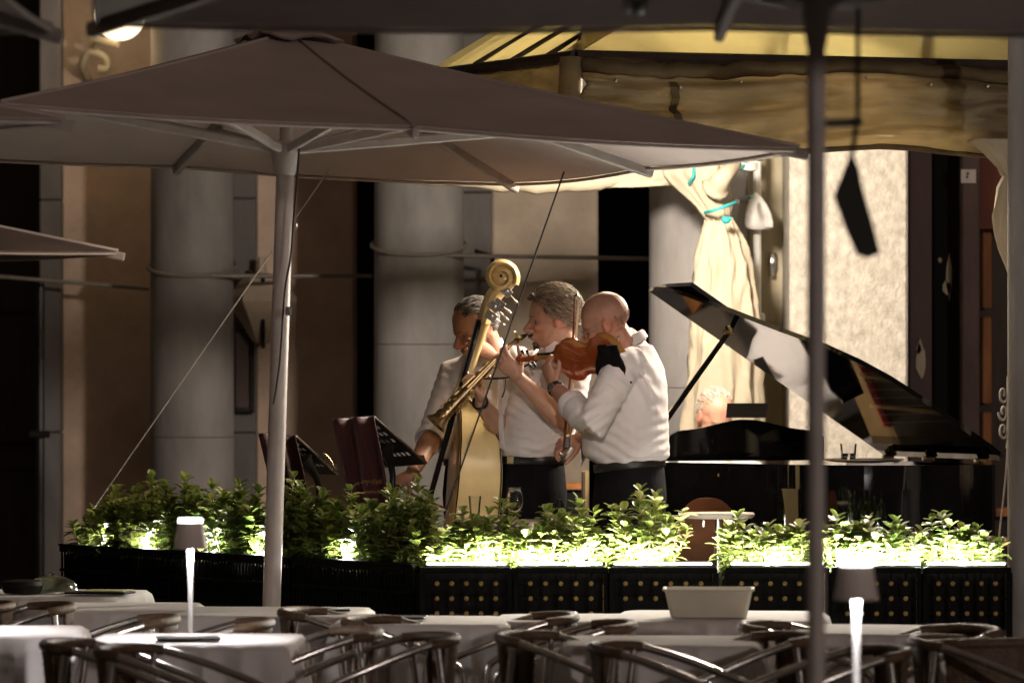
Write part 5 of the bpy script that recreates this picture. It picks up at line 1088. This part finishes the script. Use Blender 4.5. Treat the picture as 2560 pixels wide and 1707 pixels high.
build_shirt(sx, tor, [([Lsh + V(-.03, .06, .01), Lsh, Lsh.lerp(Lel, .5), Lsh.lerp(Lel, .80)], [.060, .066, .062, .060]), ([Rsh + V(.05, -.03, .01), Rsh, Rsh.lerp(Rel, .5), Rsh.lerp(Rel, .86)], [.060, .066, .062, .062])],
            [(PX(1300, 1120, 18.1), (.2, 0, 1), .035, .10, .006), (PX(1390, 1110, 18.1), (-.4, 0, 1), .03, .10, .006), (PX(1300, 1000, 18.2), (.6, 0, .8), .035, .12, .006), (PX(1350, 960, 18.1), (1, 0, -.2), .05, .14, .005), (PX(1430, 960, 18.1), (.5, 0, .9), .04, .1, .006)], 1, .004)
cuff(sx, Lsh.lerp(Lel, .82), Lel - Lsh, .061); cuff(sx, Rsh.lerp(Rel, .88), Rel - Rsh, .064, .036)
collar(sx, PX(1394, 872, 18.25), (-.28, -.05, 1), .066, .038, l, (-.9, -.4, 0))
m = MB()
for k in range(6): q = PX(1318 + k * 1.5, 915 + k * 38, 18.25) + f * interp([0, 5], [.128, .137], k); m.lathe([(.0055, 0), (.0055, .003), (.002, .004)], q, 8, f); 
m.build('shirt_buttons', M['peg_white'], sx)
m = MB(); m.sheet(lambda u, v: PX(1316 + 9 * v, 905 + 215 * v, 18.25) + f * (interp([0, .3, .7, 1], [.118, .131, .135, .134], v) + .002) + l * (.034 * (u - .5)), 4, 24, .002); m.build('placket', M['shirt'], sx, 60)
trousers(sx, PX(1334, 1148, 18.25), l, f, .150, .112, (V(PX(1352, 0, 18.15).x, 18.16, 0), V(PX(1300, 0, 18.36).x, 18.38, 0)), PX(0, 1146, 18.25).z, 3)
greys = [(.27, .215, .155), (.36, .30, .22), (.20, .155, .11), (.46, .40, .31), (.13, .10, .075)]
def reg_sax(p): return (p.z > .080 and p.x < .070) or (p.z > -.005 and p.x < .045 - max(0, .03 - p.z) * .9 and abs(p.y) > .02 and not (p.z < .02 and p.x > -.002 and abs(p.y) > .06)) or (p.x < -.045 and p.z > -.055)
def flow_sax(p): return (-1.0, .25 * (1 if p.y > -.02 else -1), -.1 if p.z > .08 else -.8) if p.x < .055 or p.z < .07 else (.2, .9, .1)
m = MB(); m.ell(hp(SF, -.016, 0, .042), (.101, .0785, .0905), SF[1], nu=28, nv=18); cap = [k for k in m.f]; keep = []
inv = SF[1].inverted(); loc = [inv @ (Vector(v) - SF[0]) for v in m.v]
m.f = [fc for fc in m.f if all((loc[i].z > .080 and loc[i].x < .066) or (loc[i].z > .0 and loc[i].x < .035 and not (loc[i].z < .02 and loc[i].x > -.01)) or (loc[i].x < -.045 and loc[i].z > -.05) for i in fc)]; m.c = [(.13, .10, .075)] * len(m.v); m.build('hair_base', M['hair'], sx, 180)
strands(SF, sx, 3000, 11, reg_sax, flow_sax, .058, .13, greys, (.0006, .0014), 1.045, wave=.003)
m = MB(); m.c = []; rnd = random.Random(5)
for k in range(170):       # goatee and moustache hairs
    if k < 120: a = rnd.uniform(-1, 1); p = V(.088 - .016 * a * a + rnd.uniform(-.004, .004), .026 * a, -.092 + rnd.uniform(-.016, .010)); d = V(.25, .25 * a, -1)
    else: a = rnd.uniform(-1, 1); p = V(.104 - .012 * a * a, .028 * a, -.053 + rnd.uniform(-.003, .003)); d = V(.15, .7 * a, -.6)
    b = len(m.v); m.tube([hp(SF, *p), hp(SF, *(p + d.normalized() * .012))], [.0016, .0007], 4); m.c += [(.05, .035, .028)] * (len(m.v) - b)
m.build('goatee', M['hair'], sx, 180, kind='stuff')
m = MB(); m.tube([Rwr + (Rwr - Rel).normalized() * .0 + q for q in [(ortho(Rwr - Rel)[0] * (.031 * math.cos(t)) + ortho(Rwr - Rel)[1] * (.031 * math.sin(t))) for t in [2 * math.pi * k / 20 for k in range(20)]]], [(.013, .004)] * 20, 8, ref=(Rwr - Rel), closed=True); m.build('wristband', M['leather'], sx)
# neck strap of the saxophone
m = MB(); m.tube(cr([PX(1400, 870, 18.19), PX(1345, 900, 18.1), PX(1290, 925, 18.06)], 5), .004, 5); m.tube(cr([PX(1297, 938, 18.0), PX(1260, 945, 17.99), PX(1205, 947, 18.02)], 5), [.006, .004, .006, .004, .003, .005, .004, .005, .003, .004, .003], 5); m.tube([PX(1264, 948, 17.97), PX(1262, 975, 17.97), PX(1255, 993, 17.97)], [.002, .002, .004], 5); m.build('neck_strap', M['leather'], sx)
# soprano saxophone
sp = thing('soprano_saxophone', 'dark brass soprano saxophone played by the middle man', 'saxophone', PX(1080, 1066, 17.98))
b0, b1 = PX(1243, 898, 18.03), PX(1112, 1035, 17.98); ad = (b1 - b0).normalized(); au, av = ortho(ad, (0, -1, 0))
m = MB(); m.tube([b0 - ad * .01, b0, b0.lerp(b1, .5), b1], [.011, .0125, .0185, .0255], 18); m.build('body_tube', M['brass_dark'], sp)
m = MB(); m.lathe([(.0255, 0), (.029, .018), (.036, .036), (.047, .052), (.049, .055), (.046, .0545), (.034, .035), (.024, .01)], b1, 28, ad, caps=False); m.build('bell', M['brass_dark'], sp)
m = MB(); nc = cr([b0, PX(1255, 886, 18.03), PX(1272, 866, 18.03), PX(1290, 852, 18.05)], 5); m.tube(nc, [.0115 - .004 * k / 15 for k in range(16)], 12); m.build('neck_pipe', M['brass'], sp)
m = MB(); m.tube([PX(1287, 854, 18.05), PX(1296, 848, 18.06), PX(1308, 841, 18.09), PX(1319, 836, 18.12)], [.009, .0125, .010, .004], 10); m.build('mouthpiece', M['ebony'], sp)
m = MB(); m.lathe([(.0135, 0), (.0135, .016)], PX(1293, 850, 18.05), 14, PX(1308, 841, 18.08) - PX(1293, 850, 18.05)); m.tube(cr([PX(1292, 845, 18.04), PX(1290, 832, 18.03), PX(1283, 829, 18.03)], 4), .004, 6); m.build('ligature', M['brass'], sp)
rnd = random.Random(2)
for k in range(12):
    t = .10 + .075 * k; rr = .0135 + .012 * t; sidev = (au * math.cos(.7 + .5 * (k % 3)) + av * math.sin(.7 + .5 * (k % 3)) * (1 if k % 2 else -1)).normalized(); c = b0.lerp(b1, t) + sidev * (rr + .006)
    m = MB(); m.lathe([(.008 + .006 * t, 0), (.009 + .006 * t, .003), (.007 + .004 * t, .005), (0, .006)], c, 14, sidev, caps=False); m.tube([c - ad * .0, c - ad * .028 - sidev * .004], .002, 5); m.build('key_cup', M['brass'], sp)
for s_k, (t0, t1) in enumerate(((.02, .55), (.12, .8), (.3, .95), (.5, 1.0))):
    sidev = (au * math.cos(.3 + s_k * .7) + av * math.sin(.3 + s_k * .7)).normalized(); m = MB(); m.tube([b0.lerp(b1, t0) + sidev * (.021 + .006 * t0), b0.lerp(b1, t1) + sidev * (.021 + .012 * t1)], .0026, 6); m.build('key_rod', M['brass'], sp)
for t, rr in ((.9, .019), (1.04, .022)):
    m = MB(); c = b0.lerp(b1, t) + (au * .9 + av * .4) * .030; m.lathe([(rr, 0), (rr * 1.03, .004), (rr * .8, .008), (0, .009)], c, 18, au * .8 + av * .6, caps=False); m.build('bell_key', M['brass_dark'], sp)
m = MB(); m.tube([b0.lerp(b1, .97) + au * .03, b0.lerp(b1, .97) - au * .03], .003, 5); m.lathe([(.029, -.003), (.029, .003)], b1, 20, ad); m.build('guard_ring', M['brass'], sp)

# ---------------------------------------------------------------- violinist
vl = person('bald man with glasses in white shirt playing the violin, seen from behind', V(P(1570, 0, 17.85).x, 17.85, SZ))
VF = frame(P(1514, 809, 17.80), R(172), R(22), R(-6), .97); l, f = fl(R(160))
vLs, vLe, vLw = P(1556, 915, 17.66), P(1480, 1062, 17.60), P(1384, 966, 17.86)
vRs, vRe, vRw = P(1608, 930, 18.00), P(1570, 1080, 18.16), P(1456, 1094, 17.98)
tor = dict(l=l, f=f, rings=[(P(1572, 1158, 17.86), .155, .125), (P(1566, 1138, 17.86), .178, .168), (P(1562, 1095, 17.86), .180, .170), (P(1566, 1030, 17.86), .182, .158), (P(1576, 965, 17.86), .188, .138), (P(1586, 920, 17.86), .176, .108), (P(1590, 890, 17.86), .125, .082), (P(1586, 862, 17.86), .076, .070)])
build_body(vl, VF, tor, [(limbpts(vLs, vLe, vLw), [.05, .05, .046, .045, .046, .049, .037, .028]), (limbpts(vRs, vRe, vRw), [.05, .05, .046, .045, .046, .049, .037, .028])],
           [((vLw, (-.32, .18, .93), (-.80, -.50, -.25), 'L', [(48, 62, 40), (44, 66, 42), (42, 70, 42), (40, 70, 42)]), dict(thumb=(.12, -.12, 1))), ((vRw, (-.93, -.2, -.25), (-.15, -.55, .85), 'R', [(30, 50, 30), (42, 55, 35), (50, 58, 35), (40, 50, 30)]), {})],
           (P(1563, 850, 17.84), P(1584, 880, 17.86)), (.86, .74, .70))
build_shirt(vl, tor, [([vLs + V(.06, .05, .02), vLs, vLs.lerp(vLe, .5), vLe, vLe.lerp(vLw, .22), vLe.lerp(vLw, .48)], [.062, .074, .070, .068, .064, .056]), ([vRs + V(-.04, -.05, .02), vRs, vRs.lerp(vRe, .5), vRe, vRe.lerp(vRw, .5), vRe.lerp(vRw, .8)], [.055, .060, .062, .062, .056, .05])],
            [(P(1600, 940, 17.68), (.9, 0, .5), .045, .14, .006), (P(1630, 1110, 17.75), (-.3, 0, 1), .04, .13, .007), (P(1540, 1120, 17.72), (.5, 0, .9), .04, .12, .008), (P(1490, 1050, 17.58), (-.5, .1, .8), .035, .09, .008), (P(1540, 985, 17.6), (.55, 0, .8), .04, .11, .007), (P(1640, 1000, 17.8), (.2, 0, 1), .06, .12, .005)], 2, .0042)
cuff(vl, vLe.lerp(vLw, .50), vLw - vLe, .056, .04); cuff(vl, vRe.lerp(vRw, .82), vRw - vRe, .05, .05)
collar(vl, P(1577, 866, 17.85), (-.48, -.02, 1), .068, .040, l, (-1, .35, 0))
m = MB(); m.tube(cr([P(1560, 890, 17.635), P(1600, 930, 17.64), P(1622, 965, 17.66), P(1630, 1000, 17.67)], 5), .0022, 5); m.build('armhole_seam', M['shirt'], vl)
m = MB(); m.sheet(lambda u, v: P(1452 + 20 * u, 1085 + 80 * v * (1 - .4 * u), 18.0 + .02 * math.sin(u * 7)), 8, 8, .003); m.build('hanging_cuff_cloth', M['shirt'], vl, 180)
trousers(vl, P(1574, 1160, 17.86), l, f, .160, .135, (V(P(1560, 0, 17.75).x, 17.74, 0), V(P(1590, 0, 17.99).x, 18.0, 0)), P(0, 1160, 17.86).z, 4, tilt=.12)
m = MB()                   # glasses
for y in (-1, 1):
    m.tube([hp(VF, .098, .034 * y + .021 * math.cos(t), -.004 + .017 * math.sin(t)) for t in [2 * math.pi * k / 18 for k in range(18)]], .0016, 5, closed=True); m.tube([hp(VF, .096, .055 * y, .0), hp(VF, .05, .074 * y, .002), hp(VF, -.012, .078 * y, .012)], .0018, 5)
m.tube([hp(VF, .1, -.012, 0), hp(VF, .1, .012, 0)], .0016, 5); g_ = m.build('glasses', M['steel'], vl)
for y in (-1, 1): m = MB(); m.lathe([(.019, -.0008), (.019, .0008)], hp(VF, .098, .034 * y, -.004), 18, VF[1].col[0]); m.build('lens', M['glass'], g_)
def fringe(p): return -.02 < p.z < .02 and p.x < -.05
strands(VF, vl, 90, 21, fringe, lambda p: (-.2, 0, -1), .012, .01, [(.16, .12, .10)], (.0006, .001), 1.0, name='cropped_hair')
wd = (vLw - vLe).normalized(); u_, v_ = ortho(wd); wc = vLw - wd * .022
wt = MB(); wt.tube([wc + u_ * (.031 * math.cos(t)) + v_ * (.031 * math.sin(t)) for t in [2 * math.pi * k / 22 for k in range(22)]], [(.012, .004)] * 22, 8, ref=wd, closed=True); w_ = wt.build('wristwatch', M['leather'], vl)
m = MB(); q = wc + V(-.6, -.75, .2).normalized() * .034; m.lathe([(.017, -.004), (.018, 0), (.016, .005), (0, .006)], q, 18, V(-.6, -.75, .2), caps=False); m.build('watch_case', M['steel'], w_)
# violin
vi = thing('violin', 'red brown violin held under the bald man\'s chin', 'violin', P(1440, 935, 17.9))
VC, VS = P(1556, 898, 17.62), P(1303, 906, 17.99); va = (VS - VC).normalized(); vn = V(.3, .9, .5); vn = (vn - va * vn.dot(va)).normalized(); vb = vn.cross(va).normalized()
def vp(t, b, h): return VC + va * t + vb * b + vn * h
ot = [0, .012, .035, .07, .11, .135, .15, .165, .19, .215, .225, .245, .28, .315, .34, .352, .356]; ow = [.012, .052, .086, .103, .099, .083, .066, .057, .055, .062, .074, .083, .084, .072, .045, .016, .004]
O = [(t, w) for t, w in zip(ot, ow)] + [(t, -w) for t, w in zip(reversed(ot), reversed(ow))]; no = len(O)
m = MB(); m.add([vp(t, w, 0) for t, w in O] + [vp(t, w, .030) for t, w in O], [(i, (i + 1) % no, no + (i + 1) % no, no + i) for i in range(no)]); m.build('ribs', M['violin_rib'], vi, 50)
def vplate(h0, arch, th_, nm, mt):
    m = MB(); q9 = (-1, -.85, -.55, -.2, 0, .2, .55, .85, 1); rows = [[vp(t, (w + .0035) * q, h0 + arch * (1 - q * q) ** .8 * math.sin(math.pi * min(1, t / .356)) ** .6) for q in q9] for t, w in zip(ot, ow)]
    vs_ = [p for r in rows for p in r]; k = len(rows); fs_ = [(i * 9 + j, i * 9 + j + 1, (i + 1) * 9 + j + 1, (i + 1) * 9 + j) for i in range(k - 1) for j in range(8)]; N2 = len(vs_)
    ed = [i * 9 for i in range(k)] + [(k - 1) * 9 + j for j in range(1, 9)] + [i * 9 + 8 for i in range(k - 2, -1, -1)] + [j for j in range(7, 0, -1)]
    m.add(vs_ + [p + vn * th_ for p in vs_], fs_ + [tuple(x + N2 for x in reversed(fc)) for fc in fs_] + [(a, b, b + N2, a + N2) for a, b in zip(ed, ed[1:] + ed[:1])]); m.build(nm, M[mt], vi, 60)
vplate(.0300, .014, .004, 'top_plate', 'violin_rib'); vplate(-.0005, -.013, -.004, 'back_plate', 'violin_wood')
m = MB(); m.tube([vp(.345, 0, .028), vp(.40, 0, .034), vp(.49, 0, .034)], [(.013, .016), (.011, .009), (.011, .009)], 10, ref=vb); m.build('neck', M['violin_rib'], vi)
m = MB(); m.prism([vp(.22, -.021, .052), vp(.22, .021, .052), vp(.488, .012, .044), vp(.488, -.012, .044)], vn, .006); m.build('fingerboard', M['ebony'], vi, None)
m = MB(); m.tube([vp(.49, 0, .036), vp(.52, 0, .028), vp(.555, 0, .020)], [(.012, .011), (.011, .011), (.009, .010)], 10, ref=vb); m.build('pegbox', M['violin_wood'], vi)
m = MB(); c = vp(.568, 0, .032); m.tube([c + va * (.016 * (1 - k / 30) * math.cos(-1.8 + k * .42)) + vn * (.016 * (1 - k / 30) * math.sin(-1.8 + k * .42)) for k in range(28)], [(.0055 * (1 - k / 45), .014) for k in range(28)], 8, ref=va); m.build('scroll', M['violin_wood'], vi)
for k, t in enumerate((.505, .518, .531, .544)): s_ = 1 if k % 2 else -1; m = MB(); m.tube([vp(t, 0, .03), vp(t, .022 * s_, .03), vp(t, .026 * s_, .03), vp(t, .038 * s_, .03)], [.003, .003, .006, .006], 8); m.build('peg', M['ebony'], vi)
m = MB(); m.prism([vp(.165, -.020, .046), vp(.165, .020, .046), vp(.165, .016, .078), vp(.165, -.016, .078)], va, .003); m.build('bridge', M['bass_top'], vi, None)
m = MB(); m.prism([vp(.03, -.010, .052), vp(.03, .010, .052), vp(.135, .020, .060), vp(.135, -.020, .060)], vn, .006); m.build('tailpiece', M['ebony'], vi, None)
for k in (-1.5, -.5, .5, 1.5): m = MB(); m.tube([vp(.13, .008 * k, .066), vp(.1665, .009 * k, .080), vp(.49, .005 * k, .050)], .0008, 4); m.build('string', M['strings'], vi)
m = MB(); m.ell(vp(.03, -.045, .050), (.045, .030, .014), Matrix((va, vb, vn)).transposed(), nu=16, nv=10); m.build('chin_rest', M['ebony'], vi)
m = MB(); m.tube([vp(.02 + .016 * k, .075 - .014 * k, .045 + .004 * math.sin(k)) for k in range(4)], [.006, .008, .007, .005], 6); m.build('fine_tuners', M['steel'], vi)
m = MB()
m.sheet(lambda u, v: vp(-.03 + (.125 + .03 * math.sin(v * 5)) * u, -.085 + .165 * v, -.022 - .012 * math.sin(math.pi * v) + .012 * fbm((u * 3, v * 3, 2))), 14, 18, .014); m.build('shoulder_cloth', M['trousers'], vi, 180)
# violin bow
vo = thing('violin_bow', 'violin bow held upright in the bald man\'s right hand', 'bow', P(1413, 1130, 18.1)); bt0, bt1 = P(1414, 1128, 17.93), P(1444, 742, 17.93); bd = (bt1 - bt0).normalized(); hx = V(1, 0, 0) - bd * bd.x; hx.normalize()
m = MB(); m.tube([bt0 - hx * .008, bt0.lerp(bt1, .25) - hx * .007, bt0.lerp(bt1, .5) - hx * .004, bt0.lerp(bt1, .8) - hx * .006, bt1 - hx * .012], [.0055, .005, .0045, .004, .0035], 8); m.build('stick', M['bow_wood'], vo)
m = MB(); m.tube([bt0 + bd * .05 + hx * .014, bt1 - bd * .004 + hx * .004], [(.0045, .0012)] * 2, 6, ref=hx); m.build('hair_ribbon', M['horsehair'], vo)
m = MB(); m.rbox(bt0 + bd * .035 + hx * .004, (.022, .012, .045), .003, Matrix((hx, bd.cross(hx), bd)).transposed()); m.build('frog', M['ebony'], vo, None)
m = MB(); m.tube([bt1 - hx * .012, bt1 + bd * .012 - hx * .003, bt1 + hx * .006], [.004, .0045, .003], 6); m.build('tip', M['ebony'], vo)

# ---------------------------------------------------------------- bass player
bs = person('man in white shirt playing the double bass, head bowed behind its neck', V(P(1210, 0, 19.0).x, 19.0, SZ))
BF = frame(P(1190, 822, 18.93), R(203), R(24), R(6), 1.0); l, f = fl(R(236))
bLs, bLe, bLw = P(1292, 905, 18.86), P(1345, 962, 18.60), P(1237, 893, 18.58)
bRs, bRe, bRw = P(1138, 930, 19.06), P(1088, 1078, 18.95), P(1030, 1182, 18.72)
tor = dict(l=l, f=f, rings=[(P(1196, 1150, 19.0), .150, .118), (P(1196, 1125, 19.0), .170, .138), (P(1198, 1060, 19.0), .172, .138), (P(1204, 985, 19.0), .182, .132), (P(1212, 940, 19.0), .186, .120), (P(1218, 905, 19.0), .160, .092), (P(1220, 885, 19.0), .112, .076), (P(1216, 868, 18.99), .072, .068)])
build_body(bs, BF, tor, [(limbpts(bLs, bLe, bLw), [.05, .048, .044, .043, .043, .046, .036, .027]), (limbpts(bRs, bRe, bRw), [.05, .048, .044, .043, .043, .046, .036, .027])],
           [((bLw, (-.80, -.10, .52), (.25, -.80, .55), 'L', [(14, 55, 55), (20, 60, 55), (26, 64, 55), (30, 66, 55)]), {}), ((bRw, (-.80, -.15, -.55), (-.35, -.70, .60), 'R', [(45, 55, 40), (50, 58, 40), (55, 60, 40), (58, 60, 40)]), {})],
           (P(1206, 868, 18.96), P(1216, 890, 18.99)), (.92, .80, .74), extra=lambda dab: (dab((.07, 0, -.09), (.03, .045, .03), (.55, .45, .40), .7)))
build_shirt(bs, tor, [([bLs + V(-.05, .04, .01), bLs, bLs.lerp(bLe, .5), bLe.lerp(bLs, .1), bLe.lerp(bLw, .20)], [.062, .070, .066, .064, .060]), ([bRs + V(.05, -.03, .01), bRs, bRs.lerp(bRe, .5), bRs.lerp(bRe, 1.0), bRe.lerp(bRw, .15)], [.062, .070, .068, .066, .062])],
            [(P(1120, 1000, 18.95), (.3, 0, 1), .04, .12, .007), (P(1095, 1075, 18.9), (.5, 0, .9), .03, .08, .008), (P(1290, 890, 18.8), (1, 0, .4), .04, .1, .006), (P(1160, 1000, 18.9), (1, 0, .1), .05, .12, .005)], 3, .005)
cuff(bs, bLe.lerp(bLw, .20), bLw - bLe, .060, .036); cuff(bs, bRe.lerp(bRw, .17), bRw - bRe, .063, .045)
collar(bs, P(1214, 874, 18.97), (-.15, -.2, 1), .070, .040, l, f)
trousers(bs, P(1196, 1152, 19.0), l, f, .152, .118, (V(P(1250, 0, 18.9).x, 18.92, 0), V(P(1150, 0, 19.1).x, 19.12, 0)), P(0, 1152, 19.0).z, 5)
dk = [(.07, .06, .055), (.16, .15, .145), (.10, .09, .085), (.24, .23, .22), (.05, .042, .038)]
strands(BF, bs, 1300, 31, lambda p: (p.z > .062 and p.x < .055) or (p.x < .0 and p.z > -.0 and abs(p.y) > .03) or (p.x < -.045 and p.z > -.06), lambda p: (-1, 0, -.25), .060, .05, dk, (.0010, .0018), 1.03)
m = MB(); m.ell(hp(BF, -.017, 0, .040), (.100, .0785, .090), BF[1], nu=28, nv=18); inv = BF[1].inverted(); loc = [inv @ (Vector(v) - BF[0]) for v in m.v]
m.f = [fc for fc in m.f if all((loc[i].z > .066 and loc[i].x < .05) or (loc[i].x < -.01 and loc[i].z > .005) or (loc[i].x < -.05 and loc[i].z > -.05) for i in fc)]; m.c = [(.06, .052, .048)] * len(m.v); m.build('hair_base', M['hair'], bs, 180)
bo = thing('bass_bow', 'dark double bass bow in the bass player\'s right hand', 'bow', P(985, 1222, 18.6)); q0, q1 = P(975, 1212, 18.58), P(1118, 1272, 18.35)
m = MB(); m.tube([q0, q0.lerp(q1, .5), q1], [.006, .005, .004], 8); m.build('stick', M['bow_wood'], bo); m = MB(); m.tube([q0 + V(.01, 0, -.02), q1 + V(0, 0, -.008)], [(.005, .0012)] * 2, 6); m.build('hair_ribbon', M['horsehair'], bo); m = MB(); m.rbox(q0 + V(.02, 0, -.010), (.05, .014, .024), .003); m.build('frog', M['ebony'], bo, None)

# ---------------------------------------------------------------- pianist
pi = person('fair haired pianist in white shirt bowed behind the piano music desk', V(pp(.55, 2.15, 0).x, pp(.55, 2.15, 0).y, SZ))
PF = frame(P(1786, 1042, 20.72), R(-62), R(30), R(0), 1.0); l, f = fl(R(-80)); sc_ = pp(.55, 2.15, 0)
hx_, hy_ = PF[0].x, PF[0].y
def pc(z, dx=0, dy=0): t = (1.30 - z) / .68; return V(hx_ * (1 - t) + sc_.x * t + dx, (hy_ + .12) * (1 - t) + sc_.y * t + dy, z)
tor = dict(l=l, f=f, rings=[(pc(.64), .17, .14), (pc(.74), .18, .15), (pc(.90), .175, .14), (pc(1.05), .185, .13), (pc(1.14), .18, .115), (pc(1.22), .15, .09), (pc(1.27), .10, .075), (pc(1.31, 0, -.02), .07, .068)])
arms = []
for s in (1, -1):
    a = pc(1.17) + l * (.19 * s); b = a + V(0, 0, -.27) + f * .06 + l * (.05 * s); c = pp(.55 - .18 * s, PLEN + .22, 1.03); arms.append((a, b, c, 'L' if s == 1 else 'R'))
build_body(pi, PF, tor, [(limbpts(a, b, c), [.05, .048, .044, .043, .043, .046, .036, .027]) for a, b, c, s in arms], [((c, -ps * .9 + V(0, 0, -.15), V(0, 0, 1) - ps * .2, s, (20, 30, 20)), {}) for a, b, c, s in arms], (pc(1.30, 0, -.03), pc(1.24)), (1.12, .98, .95), vox=.0055)
build_shirt(pi, tor, [([a - l * .05, a, a.lerp(b, .5), b, b.lerp(c, .6), b.lerp(c, .92)], [.06, .068, .064, .058, .048, .042]) for a, b, c, s in arms], [], 6, .005, .008)
collar(pi, pc(1.30, 0, -.03), (0, -.25, 1), .070, .04, l, f)
mb = MB(); mb.loft([sring(pc(.70), l, f, .175, .14), sring(pc(.62), l, f, .19, .16), sring(pc(.585), l, f, .18, .15)])
for s in (1, -1):
    h = pc(.64) + l * (.10 * s); k = h + f * .42 + V(0, 0, .02); a = k + f * .02; a.z = SZ + .03; mb.tube([h - f * .05, h.lerp(k, .5), k, k.lerp(a, .4), a], [.095, .088, .068, .062, .055], 14)
    m = MB(); p = Vector(a); p.z = SZ; m.tube([p - f * .07 + V(0, 0, .035), p + f * .02 + V(0, 0, .045), p + f * .12 + V(0, 0, .030), p + f * .19 + V(0, 0, .022)], [(.036, .032), (.042, .042), (.044, .026), (.026, .016)], 12, ref=l); m.build('shoe', M['leather'], pi)
me = fuse(mb, 'trousers', .01, 4); finish(me, getv(me), 'trousers', M['trousers'], pi)
strands(PF, pi, 900, 41, lambda p: (p.z > .085 and p.x < .03) or (p.x < .0 and p.z > .0 and abs(p.y) > .045) or (p.x < -.04 and p.z > -.06), lambda p: (-1, .1, -.3), .045, .06, [(.66, .58, .48), (.74, .68, .60), (.5, .42, .34)], (.0007, .0014), 1.02)
